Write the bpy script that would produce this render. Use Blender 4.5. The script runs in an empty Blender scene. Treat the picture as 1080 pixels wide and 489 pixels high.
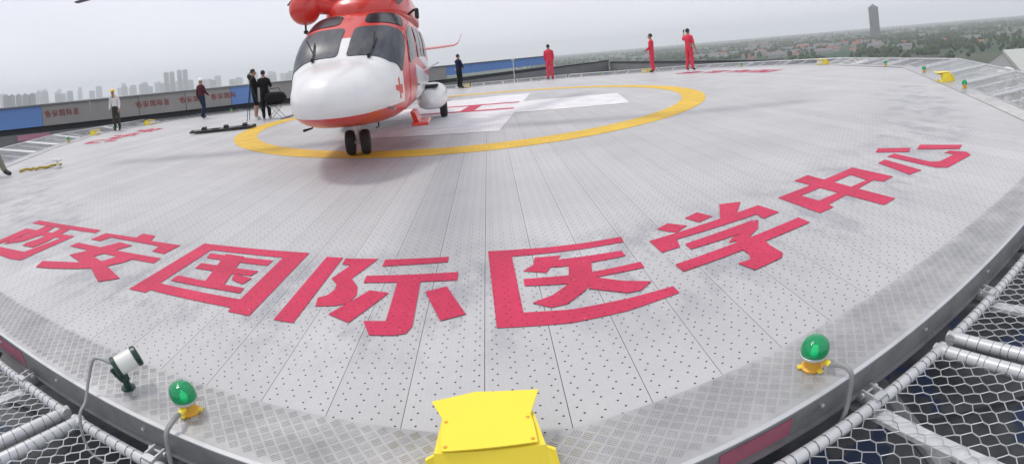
import bpy, bmesh, math, random
import numpy as np
from mathutils import Vector, Matrix

sc = bpy.context.scene
COL = sc.collection
R_ = math.radians

# ------------------------------------------------------------------ camera
# the photograph is a stitched wide panorama: equidistant lens, level axis, frame shifted down
F_PX, PITCH, ROLL, YAW = 522.3, .005, -.0891, -.048
CAM = Vector((.694, -14.319, 1.448))
cam = bpy.data.cameras.new('camera')
cam_ob = bpy.data.objects.new('camera', cam); COL.objects.link(cam_ob); sc.camera = cam_ob
cam.type = 'PANO'; cam.panorama_type = 'FISHEYE_LENS_POLYNOMIAL'
cam.sensor_fit = 'HORIZONTAL'; cam.sensor_width = 36
cam.fisheye_fov = R_(300)
cam.fisheye_polynomial_k0 = 0; cam.fisheye_polynomial_k1 = -1080 / (F_PX * 36)
cam.fisheye_polynomial_k2 = 0; cam.fisheye_polynomial_k3 = 0; cam.fisheye_polynomial_k4 = 0
cam.shift_y = -182.9 / 489
cam.clip_start = .02; cam.clip_end = 40000
def _rz(v):
    c, s = math.cos(YAW), math.sin(YAW)
    return Vector((v[0] * c - v[1] * s, v[0] * s + v[1] * c, v[2]))
_R0 = _rz((1, 0, 0)); _U0 = _rz((0, math.sin(PITCH), math.cos(PITCH))); _F = _rz((0, math.cos(PITCH), -math.sin(PITCH)))
_R = _R0 * math.cos(ROLL) + _U0 * math.sin(ROLL); _U = _U0 * math.cos(ROLL) - _R0 * math.sin(ROLL)
cam_ob.matrix_world = Matrix(((_R.x, _U.x, -_F.x, CAM.x), (_R.y, _U.y, -_F.y, CAM.y), (_R.z, _U.z, -_F.z, CAM.z), (0, 0, 0, 1)))

# ------------------------------------------------------------------ sky, sun, exposure
SUN_EL, SUN_AZ = R_(64), R_(-65)          # azimuth measured from +Y towards +X
world = bpy.data.worlds.new('World'); sc.world = world; world.use_nodes = True
wn, wl = world.node_tree.nodes, world.node_tree.links
wn.clear()
w_out = wn.new('ShaderNodeOutputWorld'); w_bg = wn.new('ShaderNodeBackground')
sky = wn.new('ShaderNodeTexSky'); sky.sky_type = 'NISHITA'; sky.sun_disc = False
sky.sun_elevation = SUN_EL; sky.sun_rotation = SUN_AZ; sky.dust_density = 4; sky.air_density = 1; sky.ozone_density = 1
w_tc = wn.new('ShaderNodeTexCoord'); w_map = wn.new('ShaderNodeMapping'); w_map.inputs['Scale'].default_value = (1, 1, 2.6)
w_no = wn.new('ShaderNodeTexNoise'); w_no.inputs['Scale'].default_value = 1.7; w_no.inputs['Detail'].default_value = 4; w_no.inputs['Roughness'].default_value = .5
w_cr = wn.new('ShaderNodeValToRGB')
w_cr.color_ramp.elements[0].position = .3; w_cr.color_ramp.elements[0].color = (8.6, 8.85, 9.85, 1)
w_cr.color_ramp.elements[1].position = .7; w_cr.color_ramp.elements[1].color = (9.9, 9.9, 10.6, 1)
w_mx = wn.new('ShaderNodeMix'); w_mx.data_type = 'RGBA'; w_mx.inputs[0].default_value = .86   # thin bright cloud veil over the sky
wl.new(w_tc.outputs['Generated'], w_map.inputs['Vector']); wl.new(w_map.outputs[0], w_no.inputs['Vector'])
wl.new(w_no.outputs['Fac'], w_cr.inputs[0])
wl.new(sky.outputs[0], w_mx.inputs[6]); wl.new(w_cr.outputs[0], w_mx.inputs[7])
wl.new(w_mx.outputs[2], w_bg.inputs[0]); w_bg.inputs[1].default_value = .1
wl.new(w_bg.outputs[0], w_out.inputs[0])
sl = bpy.data.lights.new('sun', 'SUN'); sl.energy = 1.5; sl.angle = R_(10); sl.color = (1, .96, .9)
sun = bpy.data.objects.new('sun', sl); COL.objects.link(sun)
sd = Vector((math.sin(SUN_AZ) * math.cos(SUN_EL), math.cos(SUN_AZ) * math.cos(SUN_EL), math.sin(SUN_EL)))
sun.rotation_euler = (-sd).to_track_quat('-Z', 'Y').to_euler()
sc.view_settings.view_transform = 'Standard'; sc.view_settings.look = 'None'
sc.view_settings.exposure = 0.07; sc.view_settings.gamma = 1
sc.view_settings.use_curve_mapping = False
sc.cycles.volume_bounces = 4; sc.cycles.max_bounces = 8

# ------------------------------------------------------------------ helpers
class MB:
    """collects shapes for ONE mesh object"""
    def __init__(s): s.v = []; s.f = []; s.m = []
    def add(s, vs, fs, mi=0):
        o = len(s.v); s.v += [tuple(v) for v in vs]
        for f in fs: s.f.append(tuple(i + o for i in f)); s.m.append(mi)
    def box(s, c, d, rz=0, mi=0, bev=0):
        cx, cy, cz = c; x, y, z = d[0] / 2, d[1] / 2, d[2] / 2
        cs, sn = math.cos(rz), math.sin(rz)
        P = []
        if bev:
            for zz, k in ((-z, bev), (-z + bev, 0), (z - bev, 0), (z, bev)):
                X, Y = x - k, y - k
                for (a, b) in ((-X, -Y + bev * 0), (X, -Y), (X, Y), (-X, Y)): P.append((a, b, zz))
            F = [(3, 2, 1, 0), (12, 13, 14, 15)]
            for r in range(3):
                for i in range(4): F.append((r * 4 + i, r * 4 + (i + 1) % 4, r * 4 + 4 + (i + 1) % 4, r * 4 + 4 + i))
        else:
            for zz in (-z, z):
                for (a, b) in ((-x, -y), (x, -y), (x, y), (-x, y)): P.append((a, b, zz))
            F = [(3, 2, 1, 0), (4, 5, 6, 7), (0, 1, 5, 4), (1, 2, 6, 5), (2, 3, 7, 6), (3, 0, 4, 7)]
        s.add([(cx + a * cs - b * sn, cy + a * sn + b * cs, cz + c_) for a, b, c_ in P], F, mi); return s
    def tube(s, pts, r, n=10, cap=True, mi=0, closed=False):
        pts = [Vector(p) for p in pts]; k = len(pts)
        rs = r if isinstance(r, (list, tuple)) else [r] * k
        ref = None; V = []
        for i, p in enumerate(pts):
            if closed: d = pts[(i + 1) % k] - pts[i - 1]
            else: d = pts[min(i + 1, k - 1)] - pts[max(i - 1, 0)]
            d.normalize()
            if ref is None: ref = d.orthogonal().normalized()
            ref = (ref - d * ref.dot(d))
            if ref.length < 1e-6: ref = d.orthogonal()
            ref.normalize(); b = d.cross(ref)
            for j in range(n):
                a = 2 * math.pi * j / n
                V.append(p + (ref * math.cos(a) + b * math.sin(a)) * rs[i])
        F = []
        for i in range(k if closed else k - 1):
            i2 = (i + 1) % k
            for j in range(n): F.append((i * n + j, i * n + (j + 1) % n, i2 * n + (j + 1) % n, i2 * n + j))
        if cap and not closed:
            F.append(tuple(range(n - 1, -1, -1))); F.append(tuple((k - 1) * n + j for j in range(n)))
        s.add(V, F, mi); return s
    def lathe(s, prof, n=20, axis='z', c=(0, 0, 0), mi=0):
        V = []; F = []; k = len(prof)
        for r, h in prof:
            for j in range(n):
                a = 2 * math.pi * j / n; x, y = r * math.cos(a), r * math.sin(a)
                q = (x, y, h) if axis == 'z' else ((h, x, y) if axis == 'x' else (y, h, x))
                V.append((q[0] + c[0], q[1] + c[1], q[2] + c[2]))
        for i in range(k - 1):
            for j in range(n): F.append((i * n + j, i * n + (j + 1) % n, (i + 1) * n + (j + 1) % n, (i + 1) * n + j))
        F.append(tuple(range(n - 1, -1, -1))); F.append(tuple((k - 1) * n + j for j in range(n)))
        s.add(V, F, mi); return s
    def prism(s, poly, z0, z1, mi=0):
        n = len(poly)
        V = [(x, y, z0) for x, y in poly] + [(x, y, z1) for x, y in poly]
        F = [tuple(range(n - 1, -1, -1)), tuple(range(n, 2 * n))] + [(i, (i + 1) % n, n + (i + 1) % n, n + i) for i in range(n)]
        s.add(V, F, mi); return s
    def grid(s, rows, close=False, mi=0):
        k = len(rows[0]); V = [p for r in rows for p in r]; F = []
        for i in range(len(rows) - 1):
            for j in range(k if close else k - 1):
                F.append((i * k + j, i * k + (j + 1) % k, (i + 1) * k + (j + 1) % k, (i + 1) * k + j))
        s.add(V, F, mi); return s
    def mesh(s, name, mats, smooth=False):
        me = bpy.data.meshes.new(name); me.from_pydata(s.v, [], s.f)
        for m in (mats if isinstance(mats, (list, tuple)) else [mats]): me.materials.append(m)
        if len(set(s.m)) > 1: me.polygons.foreach_set('material_index', s.m)
        bm = bmesh.new(); bm.from_mesh(me); bmesh.ops.recalc_face_normals(bm, faces=bm.faces); bm.to_mesh(me); bm.free()
        if smooth:
            me.polygons.foreach_set('use_smooth', [True] * len(me.polygons))
            if smooth != 'all':
                me.set_sharp_from_angle(angle=R_(38))
        me.update(); return me
    def build(s, name, mats, parent=None, smooth=False, loc=None, rz=0, label=None):
        return place(name, s.mesh(name, mats, smooth), parent, loc, rz, label)
def place(name, me, parent=None, loc=None, rz=0, label=None):
    o = bpy.data.objects.new(name, me); COL.objects.link(o)
    if parent is not None: o.parent = parent
    if loc is not None: o.location = loc
    if rz: o.rotation_euler = (0, 0, rz)
    if label: o['label'] = label
    return o
def empty(name, loc=(0, 0, 0), rz=0):
    o = bpy.data.objects.new(name, None); COL.objects.link(o); o.location = loc; o.rotation_euler = (0, 0, rz); o.empty_display_size = .1
    return o
def tag(o, label, cat=None, group=None, kind=None):
    o['label'] = label
    if cat: o['category'] = cat
    if group: o['group'] = group
    if kind: o['kind'] = kind
    return o
KIDS = {}
def copy_tree(o, parent=None):
    c = o.copy(); COL.objects.link(c); c.parent = parent
    for ch in list(o.children): copy_tree(ch, c)
    return c
def pol(ang, r, z=0):           # deck angle: 0 towards the camera, positive to the right
    a = R_(ang); return Vector((r * math.sin(a), -r * math.cos(a), z))

# ------------------------------------------------------------------ materials
class NT:
    def __init__(s, name):
        s.m = bpy.data.materials.new(name); s.m.use_nodes = True
        s.t = s.m.node_tree; s.n = s.t.nodes; s.l = s.t.links
        s.b = s.n['Principled BSDF']
    def __call__(s, typ, **kw):
        n = s.n.new('ShaderNode' + typ)
        for k, v in kw.items():
            if k.startswith('i_'):
                n.inputs[k[2:]].default_value = v
            else: setattr(n, k, v)
        return n
    def val(s, x):
        if isinstance(x, (int, float)):
            n = s.n.new('ShaderNodeValue'); n.outputs[0].default_value = x; return n.outputs[0]
        return x
    def math(s, op, a, b=None, c=None, clamp=False):
        n = s.n.new('ShaderNodeMath'); n.operation = op; n.use_clamp = clamp
        for i, x in enumerate((a, b, c)):
            if x is None: continue
            if isinstance(x, (int, float)): n.inputs[i].default_value = x
            else: s.l.new(x, n.inputs[i])
        return n.outputs[0]
    def mix(s, fac, a, b):
        n = s.n.new('ShaderNodeMix'); n.data_type = 'RGBA'
        for i, x in ((0, fac), (6, a), (7, b)):
            if isinstance(x, (int, float)): n.inputs[i].default_value = x
            elif isinstance(x, tuple): n.inputs[i].default_value = x if len(x) == 4 else (*x, 1)
            else: s.l.new(x, n.inputs[i])
        return n.outputs[2]
    def noise(s, vec, scale, detail=3, rough=.55, stretch=None):
        n = s('TexNoise'); n.inputs['Scale'].default_value = scale; n.inputs['Detail'].default_value = detail; n.inputs['Roughness'].default_value = rough
        if stretch:
            mp = s('Mapping'); mp.inputs['Scale'].default_value = stretch; s.l.new(vec, mp.inputs['Vector']); vec = mp.outputs[0]
        s.l.new(vec, n.inputs['Vector']); return n.outputs['Fac']
    def ramp(s, fac, lo, hi):
        n = s('MapRange'); n.inputs['From Min'].default_value = lo; n.inputs['From Max'].default_value = hi; n.clamp = True
        s.l.new(fac, n.inputs['Value']); return n.outputs[0]
    def set(s, **kw):
        for k, x in kw.items():
            k = {'color': 'Base Color', 'rough': 'Roughness', 'metal': 'Metallic', 'spec': 'Specular IOR Level', 'coat': 'Coat Weight', 'coatr': 'Coat Roughness', 'normal': 'Normal', 'trans': 'Transmission Weight', 'alpha': 'Alpha', 'ec': 'Emission Color', 'es': 'Emission Strength'}[k]
            if isinstance(x, tuple): s.b.inputs[k].default_value = x if len(x) == 4 else (*x, 1)
            elif isinstance(x, (int, float)): s.b.inputs[k].default_value = x
            else: s.l.new(x, s.b.inputs[k])
        return s
    def bump(s, h, strength, dist=.01):
        n = s('Bump'); n.inputs['Strength'].default_value = strength; n.inputs['Distance'].default_value = dist
        s.l.new(h, n.inputs['Height']); s.l.new(n.outputs[0], s.b.inputs['Normal']); return s
def plain(name, col, rough=.5, metal=0, var=.12, scale=6, spec=.5, coat=0, bump=0):
    m = NT(name); tc = m('TexCoord').outputs['Object']
    f = m.noise(tc, scale, 4)
    k = m.math('MULTIPLY_ADD', f, var * 2, 1 - var)
    hsv = m('HueSaturation'); hsv.inputs['Color'].default_value = (*col, 1); m.l.new(k, hsv.inputs['Value'])
    m.set(color=hsv.outputs[0], rough=m.math('MULTIPLY_ADD', f, .16, rough - .08), metal=metal, spec=spec, coat=coat)
    if bump: m.bump(m.noise(tc, scale * 6, 3), bump, .004)
    return m.m
def position(m): return m('NewGeometry').outputs['Position']
PW, PX0 = .342, .191            # plank pitch and the place of one seam
def hole_mask(m, pos):
    sp = m('SeparateXYZ'); m.l.new(pos, sp.inputs[0]); X, Y = sp.outputs[0], sp.outputs[1]
    row = m.math('DIVIDE', m.math('ADD', Y, 12.401 + .0447 / 2), .0447)
    par = m.math('FLOORED_MODULO', m.math('FLOOR', row), 2)
    dy = m.math('MULTIPLY', m.math('SUBTRACT', m.math('FRACT', row), .5), .0447)
    xs = m.math('SUBTRACT', m.math('SUBTRACT', X, PX0 + .037 - .0855 / 2), m.math('MULTIPLY', par, .0235))
    dx = m.math('MULTIPLY', m.math('SUBTRACT', m.math('FRACT', m.math('DIVIDE', xs, .0855)), .5), .0855)
    d = m.math('SQRT', m.math('ADD', m.math('MULTIPLY', dx, dx), m.math('MULTIPLY', dy, dy)))
    mk = m('MapRange'); mk.inputs['From Min'].default_value = .0058; mk.inputs['From Max'].default_value = .0044; mk.clamp = True
    m.l.new(d, mk.inputs['Value'])
    return mk.outputs[0], X, Y
def mat_plank():
    m = NT('perforated_aluminium'); pos = position(m); hm, X, Y = hole_mask(m, pos)
    oi = m('ObjectInfo').outputs['Random']
    big = m.noise(pos, .55, 5, .6); streak = m.noise(pos, 1, 4, .6, (38, .7, 1)); fine = m.noise(pos, 40, 3); patch = m.noise(pos, 1.5, 4, .62)
    base = m.mix(m.ramp(big, .35, .7), (.425, .425, .428), (.505, .50, .50))
    base = m.mix(m.math('MULTIPLY', m.ramp(streak, .5, .85), .16), base, (.40, .40, .43))
    base = m.mix(m.math('MULTIPLY', m.ramp(patch, .57, .72), .24), base, (.36, .36, .385))
    rr = m.math('SQRT', m.math('ADD', m.math('MULTIPLY', X, X), m.math('MULTIPLY', Y, Y)))
    band = m.math('SUBTRACT', 1, m.ramp(m.math('ABSOLUTE', m.math('SUBTRACT', rr, 11.45)), .45, .95))      # overspray and scuffs round the lettering
    smear = m.math('MULTIPLY', m.ramp(m.noise(pos, 1.9, 5, .7, (1.6, .8, 1)), .47, .60), m.math('LESS_THAN', Y, -6))
    base = m.mix(m.math('MULTIPLY', m.math('MULTIPLY', band, smear), .6), base, (.27, .265, .30))
    k = m.math('ADD', m.math('MULTIPLY', oi, .10), m.math('MULTIPLY_ADD', fine, .14, .88))
    hs = m('HueSaturation'); m.l.new(base, hs.inputs['Color']); m.l.new(k, hs.inputs['Value'])
    col = m.mix(hm, hs.outputs[0], (.012, .012, .014))
    g = m('TexWave', wave_type='BANDS', bands_direction='X', wave_profile='SIN'); g.inputs['Scale'].default_value = 14.6; g.inputs['Distortion'].default_value = 0
    m.l.new(pos, g.inputs['Vector'])
    h = m.math('SUBTRACT', m.math('MULTIPLY', g.outputs['Fac'], .25), hm)
    m.set(color=col, rough=m.math('MULTIPLY_ADD', patch, .25, .36), spec=.5).bump(h, .35, .004)
    return m.m
def mat_paint(name, col, wear=.35, tint=None, holes=True):
    m = NT(name); pos = position(m)
    n1 = m.noise(pos, 2.2, 5, .65); n2 = m.noise(pos, 22, 4, .7)
    dark = tuple(c * .78 for c in col)
    c = m.mix(m.ramp(n1, .35, .7), dark, col)
    w = m.math('MULTIPLY', m.ramp(n2, .64, .76), wear)
    c = m.mix(w, c, (.5, .5, .5))
    if holes:
        hm, X, Y = hole_mask(m, pos); c = m.mix(m.math('MULTIPLY', hm, .85), c, (.02, .012, .014))
        m.bump(m.math('SUBTRACT', m.math('MULTIPLY', n2, .1), hm), .3, .004)
    m.set(color=c, rough=.6, spec=.3)
    return m.m
def mat_tread():
    m = NT('tread_plate_aluminium'); pos = position(m)
    n = m.noise(pos, 3, 5, .65); n2 = m.noise(pos, 60, 3)
    c = m.mix(m.ramp(n, .35, .7), (.36, .36, .36), (.52, .515, .51))
    m.set(color=c, rough=m.math('MULTIPLY_ADD', n, .3, .22), metal=.45).bump(n2, .15, .002)
    return m.m
def mat_steel(name, col=(.55, .56, .57), rough=.42, metal=.5, dirt=.4):
    m = NT(name); tc = m('TexCoord').outputs['Object']
    n = m.noise(tc, 5, 5, .65); n2 = m.noise(tc, 40, 3)
    c = m.mix(m.math('MULTIPLY', m.ramp(n, .48, .75), dirt), col, tuple(x * .5 for x in col))
    m.set(color=c, rough=m.math('MULTIPLY_ADD', n2, .2, rough - .1), metal=metal).bump(n2, .08, .002)
    return m.m
M = {}
M['plank'] = mat_plank()
M['red_paint'] = mat_paint('red_deck_paint', (.60, .036, .10), .55)
M['yellow_paint'] = mat_paint('yellow_deck_paint', (.80, .52, .055), .35)
M['white_paint'] = mat_paint('white_deck_paint', (.84, .83, .85), .2)
M['tread'] = mat_tread()
M['galv'] = mat_steel('galvanised_steel')
M['tube'] = mat_steel('light_grey_tube', (.56, .57, .58), .38, .25, .25)
M['wire'] = mat_steel('wire', (.62, .63, .64), .4, .6, .2)
M['binding'] = mat_steel('binding_wire', (.16, .16, .17), .5, .5, .3)
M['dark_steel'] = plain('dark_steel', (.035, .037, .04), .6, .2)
M['fascia'] = mat_steel('fascia_aluminium', (.27, .27, .272), .4, .4, .7)
M['fascia_red'] = mat_steel('faded_red_fascia_paint', (.36, .10, .15), .5, 0, .5)
M['yellow_box'] = plain('yellow_powder_coat', (.90, .71, .05), .42, 0, .05, 3)
M['orange_box'] = plain('orange_cast_base', (.72, .40, .05), .45, .1, .15, 20)
M['black'] = plain('black_rubber', (.015, .015, .016), .6)
M['dark_green'] = plain('dark_green_enamel', (.012, .045, .038), .35, .1)
M['lamp_white'] = plain('lamp_white', (.72, .73, .68), .35)
M['conduit'] = mat_steel('flexible_conduit', (.30, .31, .31), .45, .4, .3)
M['white_plastic'] = plain('white_plastic', (.78, .78, .77), .4)
def mat_green():
    m = NT('green_glass'); tc = m('TexCoord').outputs['Object']
    n = m.noise(tc, 25, 2)
    wv = m('TexWave', wave_type='RINGS', rings_direction='Z'); wv.inputs['Scale'].default_value = 22; m.l.new(tc, wv.inputs['Vector'])
    m.set(color=m.mix(n, (.0, .26, .085), (.0, .48, .17)), rough=.05, trans=.35, spec=.5, coat=.2).bump(wv.outputs['Fac'], .25, .003)
    return m.m
M['green_glass'] = mat_green()
def mat_led():
    m = NT('green_lamp_glow'); m.set(color=(.1, .8, .4), ec=(.15, 1, .5), es=1.3); return m.m
M['led'] = mat_led()
def mat_lens():
    m = NT('frosted_lens'); tc = m('TexCoord').outputs['Object']
    m.set(color=m.mix(m.noise(tc, 20), (.8, .8, .78), (.9, .9, .88)), rough=.2, coat=.5); return m.m
M['lens'] = mat_lens()

# ------------------------------------------------------------------ helideck (setting)
OUT = [Vector((x, y, 0)) for x, y in ((.74, -13.23), (7.03, -12.0), (14.0, -2.7), (14.3, 3.2), (11.2, 9.0), (4.8, 12.5), (-3.0, 12.3), (-9.6, 9.2), (-13.6, 4.2), (-14.0, -.5), (-12.6, -3.9), (-10.2, -8.3), (-5.3, -12.15))]
NS = len(OUT); RINGW = .375
SD = []                          # sides of the deck: start, length, heading, tan of the half kink at both ends
for k in range(NS):
    a, b, p, n = OUT[k], OUT[(k + 1) % NS], OUT[k - 1], OUT[(k + 2) % NS]
    h = math.atan2(b.y - a.y, b.x - a.x); h0 = math.atan2(a.y - p.y, a.x - p.x); h1 = math.atan2(n.y - b.y, n.x - b.x)
    w = lambda t: (t + math.pi) % (2 * math.pi) - math.pi
    SD.append((a, (b - a).length, h, math.tan(w(h - h0) / 2), math.tan(w(h1 - h) / 2)))
def side_pt(k, x, off, z=0):     # point on side k: x along it, off outwards
    a, L, h, t0, t1 = SD[k]; c, s = math.cos(h), math.sin(h)
    return Vector((a.x + x * c + off * s, a.y + x * s - off * c, z))
def ray_poly(ang, poly):
    d = pol(ang, 1); best = 99
    for k in range(len(poly)):
        a, b = poly[k], poly[(k + 1) % len(poly)]; e = b - a; den = d.x * e.y - d.y * e.x
        if abs(den) < 1e-9: continue
        t = (a.x * e.y - a.y * e.x) / den; u = (a.x * d.y - a.y * d.x) / den
        if t > 0 and -1e-6 <= u <= 1 + 1e-6: best = min(best, t)
    return best
def deck_r(ang): return ray_poly(ang, OUT)
deck = empty('helideck'); tag(deck, 'faceted aluminium rooftop helideck of perforated planks', kind='structure')
PV = [side_pt(k, RINGW * SD[k][3], -RINGW) for k in range(NS)]
def cut(x):                      # the two crossings of a line x = const with the plank outline
    ys = []
    for k in range(NS):
        a, b = PV[k], PV[(k + 1) % NS]
        if (a.x - x) * (b.x - x) < 0: ys.append(a.y + (b.y - a.y) * (x - a.x) / (b.x - a.x))
    return (min(ys), max(ys)) if len(ys) > 1 else None
xmin, xmax = min(p.x for p in PV), max(p.x for p in PV)
k0 = math.floor((xmin - PX0) / PW)
for k in range(k0, k0 + 82):
    x0, x1 = max(PX0 + k * PW + .0016, xmin + .01), min(PX0 + (k + 1) * PW - .0016, xmax - .01)
    if x1 - x0 < .03: continue
    xs = sorted([x0, x1] + [p.x for p in PV if x0 + .01 < p.x < x1 - .01])
    lo = [(x, cut(x)[0]) for x in xs if cut(x)]; hi = [(x, cut(x)[1]) for x in reversed(xs) if cut(x)]
    mb = MB(); mb.prism(lo + hi, -.045, 0); mb.build('deck_plank', M['plank'], deck)
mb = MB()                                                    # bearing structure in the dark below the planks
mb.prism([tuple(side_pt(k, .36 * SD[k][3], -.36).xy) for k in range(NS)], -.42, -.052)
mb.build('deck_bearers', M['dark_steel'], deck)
def cuts_of(k):                  # where the plates and net panels of a side meet
    L = SD[k][1]
    if k == 0: return [0, 2.05, 4.1, L]
    if k == NS - 1: return [0, 1.85, L - 2.36, L]
    n = max(2, round(L / 2.3)); return [L * i / n for i in range(n + 1)]
def strip(k, x0, x1, o0, o1, z0, z1, e=.0012):               # piece of the rim between offsets o0 (inner) and o1 (outer), mitred at the corners
    a, L, h, t0, t1 = SD[k]
    def xe(x, o, end):
        if x < 1e-6: return -o * t0 + e
        if x > L - 1e-6: return L + o * t1 - e
        return x + (e if end == 0 else -e)
    P = [(xe(x0, o1, 0), -o1), (xe(x1, o1, 1), -o1), (xe(x1, o0, 1), -o0), (xe(x0, o0, 0), -o0)]
    return MB().prism(P, z0, z1)
for k in range(NS):
    a, L, h, t0, t1 = SD[k]; cx = cuts_of(k)
    for i in range(len(cx) - 1):
        p = strip(k, cx[i], cx[i + 1], -RINGW - .012, 0, .004, .010).build('edge_plate', M['tread'], deck, loc=tuple(a), rz=h)
        strip(k, cx[i], cx[i + 1], -.012, .004, -.125, .0035).build('edge_fascia', M['fascia'], p)
        strip(k, cx[i], cx[i + 1], -.012, .012, .0105, .019).build('edge_lip', M['galv'], p)
        strip(k, cx[i], cx[i + 1], -.012, .03, -.138, -.1265).build('bottom_flange', M['fascia'], p)
# five-bar tread, near part of the rim as relief
mb = MB(); cs = .050; q2 = math.sqrt(.5)
for k in (0, 1, NS - 1):
    a, L, h, t0, t1 = SD[k]; hc, hs = math.cos(h), math.sin(h); N_ = int(L / cs) + 12
    for i in range(-20, N_ * 2):
        for j in range(-N_ * 2, 40):
            u, w = i * cs, j * cs
            x, y = (u - w) * q2, (u + w) * q2
            if not .036 < y < RINGW - .004: continue
            if x < y * t0 + .02 or x > L - y * t1 - .02: continue
            if k == 1 and x > 4.5: continue
            th = math.pi / 4 + (math.pi / 2 if (i + j) % 2 else 0)
            c_, s_ = math.cos(th), math.sin(th)
            for b in range(4):
                o = (b - 1.5) * .0105; LL = .019; P = []
                for z, sx, sy in ((.0100, 1, 1), (.0130, .86, .45)):
                    for lx, ly in ((-LL * sx, o - .0034 * sy), (LL * sx, o - .0034 * sy), (LL * sx, o + .0034 * sy), (-LL * sx, o + .0034 * sy)):
                        X, Y = x + lx * c_ - ly * s_, y + lx * s_ + ly * c_
                        P.append((a.x + X * hc - Y * hs, a.y + X * hs + Y * hc, z))
                mb.add(P, [(4, 5, 6, 7), (0, 1, 5, 4), (1, 2, 6, 5), (2, 3, 7, 6), (3, 0, 4, 7)])
tr = mb.build('tread_bars', M['tread'], deck); tr['kind'] = 'stuff'
# faded red paint on the fascia
for k, x0, x1 in ((0, .18, .55), (0, .63, .98), (NS - 1, 5.0, 5.95), (NS - 1, .05, 3.1), (1, 1.0, 3.0)):
    strip(k, x0, x1, .0045, .0075, -.112, -.018).build('faded_red_band', M['fascia_red'], deck, loc=tuple(SD[k][0]), rz=SD[k][2])
for k in (0, 1, NS - 1):                                     # bolts on the fascia
    for s in range(int(SD[k][1] / .8)):
        b = MB(); b.lathe([(.011, 0), (.011, .012), (.006, .016)], 8, axis='y'); b.v = [(vx + .35 + .8 * s, -vy - .004, vz - .05) for vx, vy, vz in b.v]
        b.build('bolt', M['galv'], deck, loc=tuple(SD[k][0]), rz=SD[k][2])
# bracing seen through the nets
for k in range(NS):
    for s in (.3, .75):
        b = MB(); x = s * SD[k][1]; b.tube([(x, .7, -.25), (x, -1.5, -1.3), (x, 1.0, -3.3)], .055, 8); b.build('brace', M['fascia'], deck, loc=tuple(SD[k][0]), rz=SD[k][2])

# ---- painted markings
def flat(polys, z, dz=.0004):
    bm_v = []; me = MB()
    for i, p in enumerate(polys):
        me.add([(x, y, z + dz * i) for x, y in p], [tuple(range(len(p)))])
    return me
def ring(r0, r1, z, n=180):
    m = MB(); V = []
    for i in range(n):
        a = 2 * math.pi * i / n
        V += [(r0 * math.cos(a), r0 * math.sin(a), z), (r1 * math.cos(a), r1 * math.sin(a), z)]
    m.add(V, [(2 * i, 2 * i + 1, (2 * i + 3) % (2 * n), (2 * i + 2) % (2 * n)) for i in range(n)]); return m
ring(6.005, 6.63, .004).build('yellow_circle_marking', M['yellow_paint'], deck, label='yellow painted circle round the landing cross')
PH, UU = -.1543, 2.9635
def crossp(pts): return [(x * UU * math.cos(PH) - y * UU * math.sin(PH), x * UU * math.sin(PH) + y * UU * math.cos(PH)) for x, y in pts]
flat([crossp([(-.5, -1.5), (.5, -1.5), (.5, -.5), (1.5, -.5), (1.5, .5), (.5, .5), (.5, 1.5), (-.5, 1.5), (-.5, .5), (-1.5, .5), (-1.5, -.5), (-.5, -.5)])], .005).build('white_cross_marking', M['white_paint'], deck, label='white painted cross at the centre of the deck')
h1, h2 = .42, -.14
flat([crossp([(-.46, h1 - .05), (.46, h1 - .05), (.46, h1 + .05), (-.46, h1 + .05)]), crossp([(-.46, h2 - .05), (.46, h2 - .05), (.46, h2 + .05), (-.46, h2 + .05)]), crossp([(-.07, h2), (.07, h2), (.07, h1), (-.07, h1)])], .0095).build('red_letter_h', M['red_paint'], deck, label='red letter H on the white cross')
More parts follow.
